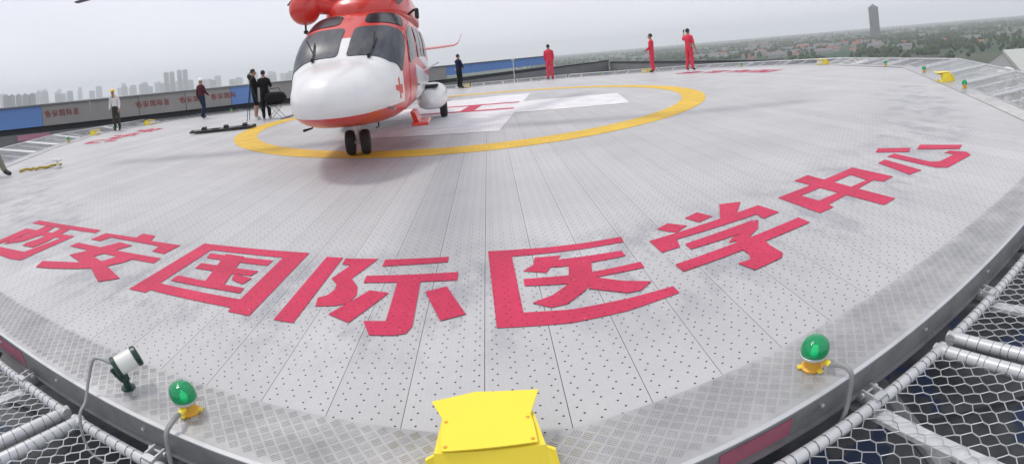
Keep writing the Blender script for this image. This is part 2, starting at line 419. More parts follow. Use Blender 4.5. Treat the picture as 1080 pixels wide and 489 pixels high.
GLYPHS = {
 'xi': (11.699,-21.48,[[(-0.83,0.326),(0.4,0.738),(0.451,0.638),(-0.771,0.203)],[(-0.577,0.057),(0.344,0.412),(0.658,-0.367),(0.501,-0.455),(-0.175,-0.652)],[(-0.308,0.016),(0.268,0.262),(0.405,-0.249),(-0.145,-0.486)],[(-0.46,0.303),(-0.266,0.362),(-0.082,0.127),(-0.018,-0.127),(-0.113,-0.374),(-0.228,-0.257),(-0.252,-0.0)],[(-0.151,0.415),(0.013,0.47),(0.271,0.068),(0.333,-0.118),(0.151,-0.202),(0.073,-0.13),(0.062,0.022),(-0.052,0.259)]],{1:[2]}),
 'an': (11.337,-14.99,[[(-0.667,0.367),(-0.168,0.456),(-0.209,0.581),(-0.003,0.602),(0.093,0.468),(0.522,0.523),(0.555,0.276),(0.374,0.266),(0.33,0.385),(0.258,0.398),(-0.448,0.313),(-0.463,0.16),(-0.629,0.134)],[(-0.659,-0.015),(0.625,0.186),(0.659,0.066),(-0.64,-0.137)],[(-0.201,0.263),(0.028,0.27),(-0.09,-0.213),(-0.364,-0.289)],[(-0.364,-0.289),(-0.236,-0.128),(0.172,-0.191),(0.677,-0.325),(0.561,-0.487),(0.204,-0.35),(-0.063,-0.327)],[(0.24,0.125),(0.378,0.109),(0.369,-0.073),(0.269,-0.287),(0.091,-0.438),(-0.172,-0.609),(-0.348,-0.7),(-0.462,-0.568),(-0.058,-0.338),(0.134,-0.168),(0.17,0.025)]],{}),
 'guo': (11.238,-7.78,[[(-0.626,0.56),(0.538,0.558),(0.662,-0.556),(0.481,-0.548),(0.467,-0.492),(-0.349,-0.478),(-0.352,-0.531),(-0.54,-0.541)],[(-0.436,0.432),(0.355,0.422),(0.457,-0.361),(-0.367,-0.344)],[(-0.385,0.353),(0.304,0.346),(0.316,0.235),(-0.344,0.246)],[(-0.308,0.132),(0.306,0.118),(0.297,0.018),(-0.288,0.015)],[(-0.325,-0.16),(0.376,-0.192),(0.398,-0.276),(-0.317,-0.267)],[(-0.222,0.377),(-0.01,0.367),(0.197,-0.234),(0.003,-0.222)],[(0.138,0.015),(0.334,-0.022),(0.32,-0.137),(0.184,-0.089)]],{0:[1]}),
 'ji': (11.348,-0.83,[[(-0.576,0.598),(-0.429,0.574),(-0.438,-0.488),(-0.582,-0.464)],[(-0.406,0.561),(-0.131,0.541),(-0.246,0.179),(-0.167,0.044),(-0.138,-0.087),(-0.166,-0.211),(-0.236,-0.244),(-0.371,-0.257),(-0.398,-0.134),(-0.344,-0.093),(-0.317,-0.009),(-0.328,0.078),(-0.4,0.178),(-0.323,0.422),(-0.397,0.439)],[(-0.072,0.52),(0.418,0.523),(0.419,0.421),(-0.068,0.392)],[(-0.146,0.222),(0.51,0.229),(0.512,0.096),(-0.14,0.106)],[(0.1,0.139),(0.26,0.126),(0.299,-0.499),(0.276,-0.582),(0.208,-0.603),(0.067,-0.599),(-0.004,-0.437),(0.132,-0.437)],[(-0.064,-0.017),(0.076,-0.059),(-0.09,-0.461),(-0.25,-0.36)],[(0.316,-0.059),(0.449,0.006),(0.595,-0.386),(0.452,-0.452)]],{}),
 'yi': (11.424,5.56,[[(-0.492,0.642),(-0.044,0.554),(0.219,0.524),(0.518,0.511),(0.497,0.404),(0.187,0.413),(-0.068,0.443),(-0.334,0.478),(-0.392,-0.372),(-0.125,-0.431),(0.209,-0.438),(0.508,-0.422),(0.504,-0.517),(0.157,-0.575),(-0.163,-0.578),(-0.559,-0.504)],[(-0.181,0.397),(0.008,0.364),(-0.054,0.279),(-0.156,0.114),(-0.299,0.196),(-0.212,0.278)],[(-0.098,0.306),(0.148,0.277),(0.423,0.254),(0.417,0.154),(0.161,0.151),(-0.047,0.17),(-0.145,0.202)],[(-0.317,0.071),(-0.007,0.013),(0.228,0.002),(0.471,0.008),(0.46,-0.087),(0.121,-0.083),(-0.04,-0.11),(-0.327,-0.034)],[(0.018,0.204),(0.175,0.197),(0.113,-0.06),(0.016,-0.232),(-0.134,-0.362),(-0.232,-0.369),(-0.323,-0.276),(-0.184,-0.216),(-0.052,-0.098)],[(0.097,-0.06),(0.264,-0.209),(0.419,-0.298),(0.32,-0.379),(0.233,-0.375),(0.035,-0.216)]],{}),
 'xue': (11.377,11.95,[[(-0.4,0.447),(-0.261,0.504),(-0.166,0.356),(-0.312,0.288),(-0.359,0.347)],[(-0.088,0.514),(0.075,0.563),(0.113,0.389),(-0.056,0.352)],[(0.342,0.595),(0.521,0.512),(0.237,0.236),(0.104,0.277)],[(-0.571,0.267),(0.565,0.324),(0.569,0.061),(0.375,0.043),(0.398,0.164),(-0.389,0.168),(-0.45,0.03),(-0.606,0.028)],[(-0.39,0.055),(0.267,0.085),(0.324,0.054),(0.202,-0.077),(0.026,-0.17),(-0.143,-0.141),(-0.063,-0.084),(0.06,-0.067),(-0.416,-0.054)],[(-0.64,-0.199),(0.582,-0.152),(0.565,-0.295),(-0.655,-0.322)],[(-0.065,-0.13),(0.113,-0.197),(0.045,-0.372),(0.015,-0.545),(-0.041,-0.593),(-0.292,-0.606),(-0.313,-0.454),(-0.21,-0.465),(-0.161,-0.389),(-0.136,-0.238)]],{}),
 'zhong': (11.431,18.99,[[(0.683,0.28),(0.568,-0.275),(0.375,-0.257),(0.371,-0.14),(-0.437,-0.121),(-0.47,-0.195),(-0.652,-0.175),(-0.533,0.375)],[(0.436,0.159),(0.348,-0.075),(-0.397,0.009),(-0.372,0.229)],[(0.21,0.561),(-0.018,-0.574),(-0.216,-0.559),(-0.023,0.562)]],{0:[1]}),
 'xin': (11.728,26.25,[[(-0.321,0.336),(-0.617,-0.186),(-0.804,-0.098),(-0.48,0.368)],[(-0.034,0.315),(-0.279,-0.19),(-0.246,-0.302),(-0.024,-0.376),(0.09,-0.404),(0.122,-0.277),(0.245,-0.323),(0.216,-0.545),(0.09,-0.615),(-0.458,-0.441),(-0.488,-0.309),(-0.187,0.356)],[(0.154,0.591),(0.276,0.196),(0.082,0.155),(-0.044,0.556)],[(0.451,0.116),(0.543,-0.431),(0.341,-0.429),(0.225,0.094)]],{}),
}

GL_MESH = {}
def glyph_mesh(key, mat, z0=.0045):
    r, ang, polys, holes = GLYPHS[key]
    skip = {h for hs in holes.values() for h in hs}; bm = bmesh.new(); lay = 0
    for i, p in enumerate(polys):
        if i in skip: continue
        z = z0 + lay * .0004; lay += 1
        loops = [p] + [polys[h] for h in holes.get(i, [])]
        es = []
        for lp_ in loops:
            vs = [bm.verts.new((x, y, z)) for x, y in lp_]
            es += [bm.edges.new((vs[j], vs[(j + 1) % len(vs)])) for j in range(len(vs))]
        bmesh.ops.triangle_fill(bm, edges=es, use_beauty=True)
    for f in bm.faces:
        f.normal_update()
        if f.normal.z < 0: f.normal_flip()
    me = bpy.data.meshes.new('painted_character'); bm.to_mesh(me); bm.free(); me.materials.append(mat); return me
ORDER = ['xi', 'an', 'guo', 'ji', 'yi', 'xue', 'zhong', 'xin']
CH = dict(zip(ORDER, '西安国际医学中心'))
for key in ORDER:
    GL_MESH[key] = glyph_mesh(key, M['red_paint']); r, ang, _, _ = GLYPHS[key]
    place('painted_character', GL_MESH[key], deck, tuple(pol(ang, r)), R_(ang), 'large red painted character %s on the deck' % CH[key])
for keys, ang0 in ((('guo', 'ji', 'yi', 'xue'), 103.5), (('xue', 'zhong', 'xin'), -91.5)):
    for i, key in enumerate(keys):
        a = ang0 + 6.9 * i
        place('painted_character', GL_MESH[key], deck, tuple(pol(a, 11.6)), R_(a))

# ------------------------------------------------------------------ safety net panels round the edge
NET0, NET1, Z_IN, Z_OUT, GAP, TR = .115, 1.96, -.15, .06, .072, .034
NLEN = NET1 - NET0
def bar3(m, a, b, r):
    d = b - a
    if d.length < 1e-5: return
    d.normalize(); o = d.orthogonal().normalized(); q = d.cross(o); V = []
    for p in (a, b):
        for j in range(3):
            t = 2 * math.pi * j / 3; V.append(p + (o * math.cos(t) + q * math.sin(t)) * r)
    m.add(V, [(0, 1, 4, 3), (1, 2, 5, 4), (2, 0, 3, 5)])
def net_panel(k, x0, x1, ta, tb, label):
    """panel of side k between x0 and x1; ta, tb: flare of its two ends (tan)"""
    a, L, h, _, _ = SD[k]
    def lim(w):
        o = NET0 + NLEN * w; return x0 - o * ta + GAP, x1 + o * tb - GAP
    def P(u, w):
        l0, l1 = lim(w); return Vector((l0 + (l1 - l0) * u, -(NET0 + NLEN * w), Z_IN + (Z_OUT - Z_IN) * w))
    o = empty('safety_net_panel', tuple(a), h); tag(o, label, 'safety net', 'safety net panels round the deck')
    c4 = [P(0, 0), P(1, 0), P(1, 1), P(0, 1)]; bw = MB()
    for i in range(4):
        p, q = c4[i], c4[(i + 1) % 4]; d = (q - p).normalized(); LL = (q - p).length
        m = MB(); m.tube([p - d * TR * .96, p, (p + q) / 2, q, q + d * TR * .96], [TR * .97, TR, TR, TR, TR * .97], 12); m.build('frame_tube', M['tube'], o, True)
        e = d.orthogonal().normalized(); f = d.cross(e); t = .05
        while t < LL - .04:
            tw = random.uniform(-.012, .012)
            bw.tube([p + d * (t + tw * math.sin(2 * math.pi * j / 8)) + (e * math.cos(2 * math.pi * j / 8) + f * math.sin(2 * math.pi * j / 8)) * (TR + .0015) for j in range(8)], .0026, 3, closed=True); t += random.uniform(.045, .085)
    bw.build('binding_wire', M['binding'], o)['kind'] = 'stuff'
    wm = MB(); jit = {}; px_, py_ = .080, .070
    xa, xb = min(lim(0)[0], lim(1)[0]), max(lim(0)[1], lim(1)[1])
    def node(i, j, up):
        key = (i, j, up)
        if key not in jit: jit[key] = (random.uniform(-.006, .006), random.uniform(-.006, .006))
        return xa + (i / 2) * px_ + jit[key][0], (j + (.42 if up else 0)) * py_ + jit[key][1]
    def on(p):
        w = p[1] / NLEN; l0, l1 = lim(w); u = (p[0] - l0) / (l1 - l0); v = 2 * u - 1
        return Vector((p[0], -(NET0 + p[1]), Z_IN + (Z_OUT - Z_IN) * w - .03 * max(0, 1 - v * v) * max(0, 4 * w * (1 - w)))), 0 < u < 1 and 0 < w < 1
    for i in range(-2, int((xb - xa) / px_ * 2) + 3):
        for j in range(-1, int(NLEN / py_) + 1):
            if (i + j) % 2: continue
            A_, B_, L_, R2 = node(i, j, 0), node(i, j, 1), node(i - 1, j + 1, 0), node(i + 1, j + 1, 0)
            for p, q, rad in ((A_, B_, .0040), (B_, L_, .0029), (B_, R2, .0029)):
                p3, ip = on(p); q3, iq = on(q)
                if ip and iq: bar3(wm, p3, q3, rad)
                elif ip or iq: bar3(wm, p3 if ip else p3.lerp(q3, .25), q3 if iq else q3.lerp(p3, .25), rad)
    wm.build('wire_mesh', M['wire'], o)['kind'] = 'stuff'
    for u in (.27, .72):
        p, q = P(u, 0), P(u, 1); m = MB()
        p0 = Vector((p.x, p.y + .32, p.z - .085)); p1 = Vector((q.x, q.y, q.z - .05)); w = Vector((.04, 0, 0)); t = Vector((0, 0, .012))
        m.add([p0 - w - t, p0 + w - t, p1 + w - t, p1 - w - t, p0 - w + t, p0 + w + t, p1 + w + t, p1 - w + t], [(3, 2, 1, 0), (4, 5, 6, 7), (0, 1, 5, 4), (1, 2, 6, 5), (2, 3, 7, 6), (3, 0, 4, 7)])
        m.build('support_arm', M['tube'], o)
        m = MB(); m.box((p.x, p.y + .055, p.z - .01), (.075, .085, .014)); m.box((p.x - .032, p.y + .05, p.z + .02), (.010, .075, .06)); m.box((p.x + .032, p.y + .05, p.z + .02), (.010, .075, .06))
        m.box((p.x, p.y, p.z + .040), (.07, .04, .012)); m.lathe([(.009, -.055), (.016, -.055), (.016, -.043), (.009, -.043), (.009, .043), (.016, .043), (.016, .055), (.009, .055)], 8, 'x', (p.x, p.y + .068, p.z + .03))
        m.build('hinge_bracket', M['galv'], o)
NEAR = {(NS - 1, 2): 'wire net panel below the white spotlight and left green lamp', (NS - 1, 1): 'wire net panel cut off by the left edge, next to the one below the spotlight',
        (0, 0): 'large wire net panel filling the lower right corner', (0, 1): 'wire net panel at the right edge above the lower right one'}
random.seed(4)
for k in range(NS):
    cx = cuts_of(k); n = len(cx) - 1
    for i in range(n):
        m_ = side_pt(k, (cx[i] + cx[i + 1]) / 2, 0); ba = math.degrees(math.atan2(m_.x, -m_.y))
        where = 'right' if 15 < ba < 95 else 'left' if -105 < ba < -15 else 'far'
        lab = NEAR.get((k, i), 'grey wire net panel along the %s deck edge' % where)
        net_panel(k, cx[i], cx[i + 1], SD[k][3] if i == 0 else 0, SD[k][4] if i == n - 1 else 0, lab)

# ------------------------------------------------------------------ roof, parapets, land, city
def mat_roof():
    m = NT('roof_membrane'); tc = m('TexCoord').outputs['Object']
    n = m.noise(tc, .45, 5, .65); n2 = m.noise(tc, 1.1, 3)
    c = m.mix(m.ramp(n, .4, .6), (.05, .055, .06), (.17, .175, .175)); c = m.mix(m.math('MULTIPLY', m.ramp(n2, .58, .62), .8), c, (.03, .06, .15))
    m.set(color=c, rough=.85); return m.m
M['roof'] = mat_roof()
M['wall_grey'] = plain('grey_wall_panel', (.33, .325, .315), .7, 0, .18, 1.2)
M['wall_low'] = plain('grey_render', (.22, .225, .225), .8, 0, .25, .8)
M['wall_blue'] = plain('blue_hoarding', (.15, .29, .62), .5, 0, .1, 1)
M['pink_sheet'] = plain('pink_sheet', (.55, .25, .35), .6, 0, .1, 2)
M['coping'] = plain('pale_coping', (.42, .44, .41), .7, 0, .15, 1)
M['dark_gap'] = plain('dark_recess', (.05, .055, .06), .8)
M['sign_red'] = plain('red_sign_letters', (.26, .07, .06), .5, 0, .1)
Z_ROOF = -3.4
def bear(px, D, z=0):            # a compass bearing from the standpoint
    th = (px - 540) / F_PX
    d = _R * math.sin(th) + _F * math.cos(th); d.z = 0; d.normalize()
    return Vector((CAM.x + d.x * D, CAM.y + d.y * D, z))
WA, WB = bear(-40, 25.5), bear(578, 43)
WC, WD, WE = bear(640, 50), bear(1000, 20.5), bear(1110, 19)
rf = MB(); pts = [WA, WB, WC, WD, WE, Vector((26, -26, 0)), Vector((-8, -34, 0)), Vector((-30, -20, 0))]
ctr = sum(pts, Vector()) / len(pts)
rf.prism([tuple((ctr + (p - ctr) * 1.02).xy) for p in pts], Z_ROOF - .5, Z_ROOF)
tag(rf.build('roof', M['roof']), 'dark flat hospital roof below the helideck', kind='structure')
def wall_box(mb, a, b, z0, z1, th, off=0):
    d = (b - a); d.z = 0; L = d.length; d.normalize(); n = Vector((-d.y, d.x, 0))
    c = (a + b) / 2 + n * off
    mb.box((c.x, c.y, (z0 + z1) / 2), (L, th, z1 - z0), math.atan2(d.y, d.x)); return mb
# left parapet: upper panel band with signs over a dark slot and a rendered base
wl_ = empty('signboard_parapet', tuple(WA)); tag(wl_, 'long grey parapet with red sign lettering and blue hoardings behind the deck', 'parapet')
def lp_build(mb, name, mat, par, lab=None):
    o = mb.build(name, mat, None); o.parent = par; o.matrix_parent_inverse = Matrix.Translation(-Vector(par.location))
    if lab: o['label'] = lab
    return o
dW = (WB - WA); LW = dW.length; dW.normalize(); nW = Vector((-dW.y, dW.x, 0))
lp_build(wall_box(MB(), WA, WB, Z_ROOF, .02, .35), 'base_wall', M['wall_low'], wl_)
lp_build(wall_box(MB(), WA, WB, .02, .28, .15, .06), 'dark_slot', M['dark_gap'], wl_)
lp_build(wall_box(MB(), WA - dW * .1, WB + dW * .1, 1.162, 1.22, .46), 'coping', M['wall_low'], wl_)
def along(px):                   # distance along the wall seen at this bearing
    d = bear(px, 1) - CAM; d.z = 0
    A = np.array([[dW.x, -d.x], [dW.y, -d.y]]); return float(np.linalg.solve(A, np.array([CAM.x - WA.x, CAM.y - WA.y]))[0])
blue = [(along(-38), along(40)), (along(239), along(264)), (along(468), along(576))]
cuts = sorted({0, LW} | {v for b in blue for v in b})
for i in range(len(cuts) - 1):
    s0, s1 = cuts[i], cuts[i + 1]; isb = any(abs(b[0] - s0) < .01 for b in blue)
    n = max(1, round((s1 - s0) / 2.6))
    for j in range(n):
        a = WA + dW * (s0 + (s1 - s0) * j / n + .012); b = WA + dW * (s0 + (s1 - s0) * (j + 1) / n - .012)
        off = random.uniform(-.01, .01)
        lp_build(wall_box(MB(), a, b, (.52 if isb and i > 3 else .285), 1.16, .3, off), 'blue_hoarding' if isb else 'wall_panel', M['wall_blue'] if isb else M['wall_grey'], wl_)
SG = {k: None for k in ORDER}
rzW = math.atan2(dW.y, dW.x)
for px, n in ((46, 5), (142, 5), (188, 4), (221, 4)):
    s = along(px)
    for j in range(n):
        key = ORDER[j % 8]
        if SG[key] is None:
            m = GL_MESH[key].copy(); m.materials.clear(); m.materials.append(M['sign_red']); SG[key] = m
        p = WA + dW * (s + j * .36) - nW * .166
        o = place('sign_character', SG[key], wl_); o.location = (p.x - WA.x, p.y - WA.y, .78); o.rotation_euler = (math.pi / 2, 0, rzW); o.scale = (.24, .24, .24)
pk = MB(); wall_box(pk, WA + dW * along(12), WA + dW * along(46), -.25, .0, .04, -.25)
tag(pk.build('pink_banner', M['pink_sheet']), 'pink sheet hanging low on the parapet at the left edge', 'banner')
# far corner wall and low right parapet
def parapet(name, a, b, z1, label, mat):
    e = empty(name, (a.x, a.y, Z_ROOF)); tag(e, label, 'parapet')
    n = max(2, round((b - a).length / 5)); d = (b - a) / n
    for j in range(n):
        lp_build(wall_box(MB(), a + d * j + d.normalized() * .01, a + d * (j + 1) - d.normalized() * .01, Z_ROOF, z1 - .09, .3, random.uniform(-.006, .006)), 'wall_panel', mat, e)
    lp_build(wall_box(MB(), a, b, z1 - .088, z1, .42), 'coping', M['dark_gap'], e)
parapet('corner_parapet', WB + Vector((.3, 0, 0)), WC, .18, 'plain grey parapet behind the leftmost red suited person', M['wall_low'])
parapet('low_parapet', WC + Vector((.4, -.2, 0)), WD, .02, 'low dark parapet in front of the plain at the right', M['wall_low'])
# pale coping slab of the stair housing at the right edge
st = empty('stair_housing', tuple(bear(1062, 21, Z_ROOF))); tag(st, 'pale sloping roof slab and grey wedge wall at the right edge', 'roof structure')
p0, p1, p2, p3 = bear(1058, 21.5), bear(1100, 21.0), bear(1105, 17.5), bear(1078, 17.0)
m = MB(); m.add([(p0.x, p0.y, .10), (p1.x, p1.y, .16), (p2.x, p2.y, -.25), (p3.x, p3.y, -.30), (p0.x, p0.y, -.05), (p1.x, p1.y, .01), (p2.x, p2.y, -.4), (p3.x, p3.y, -.45)],
                [(0, 1, 2, 3), (7, 6, 5, 4), (0, 4, 5, 1), (1, 5, 6, 2), (2, 6, 7, 3), (3, 7, 4, 0)])
lp_build(m, 'roof_slab', M['coping'], st)
q0, q1, q2_ = bear(1026, 21.8), bear(1057.5, 21.6), bear(1077, 17.2)
m = MB(); m.add([(q0.x, q0.y, -.75), (q1.x, q1.y, -.06), (q2_.x, q2_.y, -.46), (q0.x, q0.y, Z_ROOF), (q1.x, q1.y, Z_ROOF), (q2_.x, q2_.y, Z_ROOF)],
                [(0, 1, 4, 3), (1, 2, 5, 4), (2, 0, 3, 5), (0, 2, 1), (3, 4, 5)])
lp_build(m, 'wedge_wall', M['wall_low'], st)
vt = bear(1061, 17.6)
m = MB(); m.lathe([(.10, 0), (.10, 2.9), (.34, 2.92), (.36, 3.04), (.28, 3.16), (.1, 3.22)], 16)
tag(m.build('roof_vent', M['lamp_white'], None, True, loc=(vt.x, vt.y, Z_ROOF)), 'small white capped roof vent beside the stair housing', 'vent')

# ---- land
def mat_land():
    m = NT('hazy_farmland'); pos = position(m)
    v = m('TexVoronoi', feature='F1'); v.inputs['Scale'].default_value = .0042; m.l.new(pos, v.inputs['Vector'])
    n = m.noise(pos, .0016, 6, .6); n2 = m.noise(pos, .02, 5, .65)
    c = m.mix(m.ramp(n, .38, .62), (.035, .075, .045), (.085, .095, .065))
    sp = m('SeparateColor'); m.l.new(v.outputs['Color'], sp.inputs[0])
    c = m.mix(m.math('MULTIPLY', m.ramp(sp.outputs[0], .3, .9), .6), c, (.055, .10, .04))
    c = m.mix(m.math('MULTIPLY', m.ramp(n2, .55, .7), .6), c, (.035, .055, .025))
    m.set(color=c, rough=.9, spec=.1); return m.m
M['land'] = mat_land()
Z_G = -58.0
g = MB(); rows = []
RR = [30, 300, 900, 2000, 4000, 6500, 8600]
NA = 96
V = [(0, 0, Z_G)]; 
for r in RR:
    for j in range(NA):
        a = 2 * math.pi * j / NA
        V.append((r * math.cos(a), r * math.sin(a), Z_G))
F = [(0, 1 + j, 1 + (j + 1) % NA) for j in range(NA)]
for i in range(len(RR) - 1):
    for j in range(NA): F.append((1 + i * NA + j, 1 + (i + 1) * NA + j, 1 + (i + 1) * NA + (j + 1) % NA, 1 + i * NA + (j + 1) % NA))
g.add(V, F); tag(g.build('ground', M['land']), 'hazy green plain stretching to the horizon', kind='structure')
# hospital block under the deck
hb = MB(); c0 = ctr
hb.prism([tuple((ctr + (p - ctr) * 1.015).xy) for p in pts], Z_G, Z_ROOF - .51)
tag(hb.build('hospital_block', M['wall_low']), 'tall grey hospital building carrying the deck', 'building')

def mat_facade(name, wall, win, sx, sz):
    m = NT(name); tc = m('TexCoord').outputs['Object']; sp = m('SeparateXYZ'); m.l.new(tc, sp.inputs[0])
    u = m.math('ADD', sp.outputs[0], sp.outputs[1])
    fx = m.math('FRACT', m.math('DIVIDE', u, sx)); fz = m.math('FRACT', m.math('DIVIDE', sp.outputs[2], sz))
    k = m.math('MULTIPLY', m.math('GREATER_THAN', fx, .42), m.math('GREATER_THAN', fz, .45))
    m.set(color=m.mix(k, wall, win), rough=.7); return m.m
FAC = [mat_facade('tower_facade_a', (.50, .49, .50), (.22, .23, .26), 4.2, 3.1), mat_facade('tower_facade_b', (.40, .39, .40), (.18, .19, .22), 3.4, 3.0), mat_facade('tower_facade_c', (.55, .53, .52), (.25, .26, .28), 5.0, 3.2)]
M['tile_red'] = plain('red_tile', (.30, .09, .06), .8, 0, .2, .2)
M['tile_grey'] = plain('grey_tile', (.16, .16, .17), .8, 0, .2, .2)
M['house_wall'] = plain('house_wall', (.36, .34, .32), .8, 0, .15, .1)
random.seed(11)
def tower(px, D, w, d, h, fac, label, group=None, crown=True):
    p = bear(px, D, Z_G); e = empty('apartment_tower', tuple(p), math.atan2(p.x - CAM.x, -(p.y - CAM.y)) + random.uniform(-.35, .35))
    tag(e, label, 'tower', group)
    m = MB(); m.box((0, 0, h / 2), (w, d, h)); m.box((w * .28, -d * .5 - 1, h * .49), (w * .2, 2, h * .98)); m.box((-w * .28, -d * .5 - 1, h * .49), (w * .2, 2, h * .98))
    m.build('tower_shaft', fac, e)
    m = MB(); m.box((0, 0, h + 2.6), (w * .4, d * .6, 5.2)); m.build('roof_house', fac, e)
for i in range(84):
    px = random.uniform(-30, 320); D = random.uniform(4300, 6800)
    h = random.uniform(58, 92) * D / 3800 * (1.0 if px < 330 else .8)
    if i % 5 == 0: D *= 1.15; h *= 1.15
    tower(px, D, random.uniform(36, 80), random.uniform(20, 30), h, FAC[i % 3], 'hazy apartment tower in the distant city on the left', 'hazy city towers on the left')
for px in (174, 180, 188, 194):
    tower(px, 3900, 38, 26, 166 + (px % 3) * 4, FAC[1], 'tall grey slab tower in the cluster above the signboard parapet', 'cluster of four slab towers')
for i, px in enumerate((4, 10, 17, 24, 31)):
    tower(px, 2300, 26, 20, 84 - i * .8, FAC[1], 'nearer grey apartment tower at the left edge', 'row of towers at the left edge')
# dark twin tower on the right
def big_tower(px, D, w, h):
    p = bear(px, D, Z_G); e = empty('dark_high_rise', tuple(p), math.atan2(p.x - CAM.x, -(p.y - CAM.y)))
    tag(e, 'single tall dark high-rise standing alone on the plain', 'tower')
    fm = mat_facade('dark_facade', (.11, .10, .11), (.05, .055, .065), 4, 3.3)
    for sx in (-1, 1):
        m = MB(); m.box((sx * w * .265, 0, h / 2), (w * .45, w * .6, h)); m.box((sx * w * .4, -w * .3 - 1.2, h * .48), (w * .12, 2.4, h * .96)); m.build('tower_shaft', fm, e)
    m = MB(); m.box((0, w * .12, h * .49), (w * .08, w * .4, h * .98)); m.build('link_core', fm, e)
    m = MB(); m.box((0, 0, h + 3), (w * .5, w * .4, 6)); m.box((0, 0, h + 9), (w * .12, w * .12, 6)); m.build('roof_house', fm, e)
big_tower(925, 2300, 46, 133)
# small houses of the town on the plain
def house_me(w, d, h, mw, mr):
    a = MB(); a.box((0, 0, h / 2), (w, d, h))
    b = MB(); b.add([(-w / 2 - .5, -d / 2 - .5, h + .02), (w / 2 + .5, -d / 2 - .5, h + .02), (w / 2 + .5, d / 2 + .5, h + .02), (-w / 2 - .5, d / 2 + .5, h + .02), (-w / 2 - .5, 0, h + d * .3), (w / 2 + .5, 0, h + d * .3)],
                    [(3, 2, 1, 0), (0, 1, 5, 4), (2, 3, 4, 5), (1, 2, 5), (3, 0, 4)])
    return a.mesh('wall', mw), b.mesh('roof', mr)
HK = [house_me(16, 10, 7, M['house_wall'], M['tile_red']), house_me(34, 14, 9, M['house_wall'], M['tile_grey']), house_me(22, 11, 10, M['house_wall'], M['tile_red']), house_me(44, 20, 7, M['house_wall'], M['tile_grey'])]
for i in range(120):
    px = random.gauss(840, 70) if i % 2 else random.uniform(590, 1080)
    D = random.choice((random.uniform(1150, 1700), random.uniform(1300, 2600), random.uniform(2200, 4800)))
    p = bear(px, D, Z_G); kd = random.choice((0, 0, 1, 2, 2, 3)) if i % 2 else random.choice((1, 3, 0))
    e = empty('town_house', tuple(p), random.uniform(-.5, .5) + math.atan2(p.x, -p.y))
    tag(e, 'tiny pale house of the far town on the plain', 'house', 'far town houses')
    place('wall', HK[kd][0], e); place('roof', HK[kd][1], e)
# far trees read as one mass
M['far_leaf'] = plain('far_foliage', (.035, .065, .022), .9, 0, .45, .02, .1)
ico = bmesh.new(); bmesh.ops.create_icosphere(ico, subdivisions=1, radius=1); iv = [v.co.copy() for v in ico.verts]; iff = [tuple(v.index for v in f.verts) for f in ico.faces]; ico.free()
tm = MB(); cl = []
for i in range(120): cl.append((random.uniform(560, 1110), random.uniform(900, 4200), random.uniform(.02, .10)))
for i in range(6200):
    if i % 4:
        c = random.choice(cl); px = c[0] + random.gauss(0, 520 * c[2] * .35); D = c[1] * (1 + random.gauss(0, c[2] * .6))
    else: px = random.uniform(540, 1120); D = random.uniform(700, 5200)
    p = bear(px, D, Z_G); s = random.uniform(3, 7); hgt = random.uniform(.8, 1.5)
    tm.add([(p.x + v.x * s * random.uniform(.7, 1.3), p.y + v.y * s * random.uniform(.7, 1.3), p.z + s * hgt * .8 + v.z * s * hgt * random.uniform(.7, 1.2)) for v in iv], iff)
tag(tm.build('distant_woods', M['far_leaf']), 'dark distant tree belts scattered over the plain', kind='stuff')
# ---- air
hz = MB(); hz.box((0, 0, (Z_G - 1 + 175) / 2), (17600, 17600, 175 - Z_G + 1))
m = bpy.data.materials.new('haze_air'); m.use_nodes = True; m.node_tree.nodes.clear()
vo = m.node_tree.nodes.new('ShaderNodeOutputMaterial'); vp = m.node_tree.nodes.new('ShaderNodeVolumePrincipled')
vp.inputs['Color'].default_value = (.94, .955, 1, 1); vp.inputs['Density'].default_value = 1.9e-4; vp.inputs['Anisotropy'].default_value = 0
m.node_tree.links.new(vp.outputs[0], vo.inputs['Volume'])
tag(hz.build('haze', m), 'pale haze over the plain', kind='stuff')

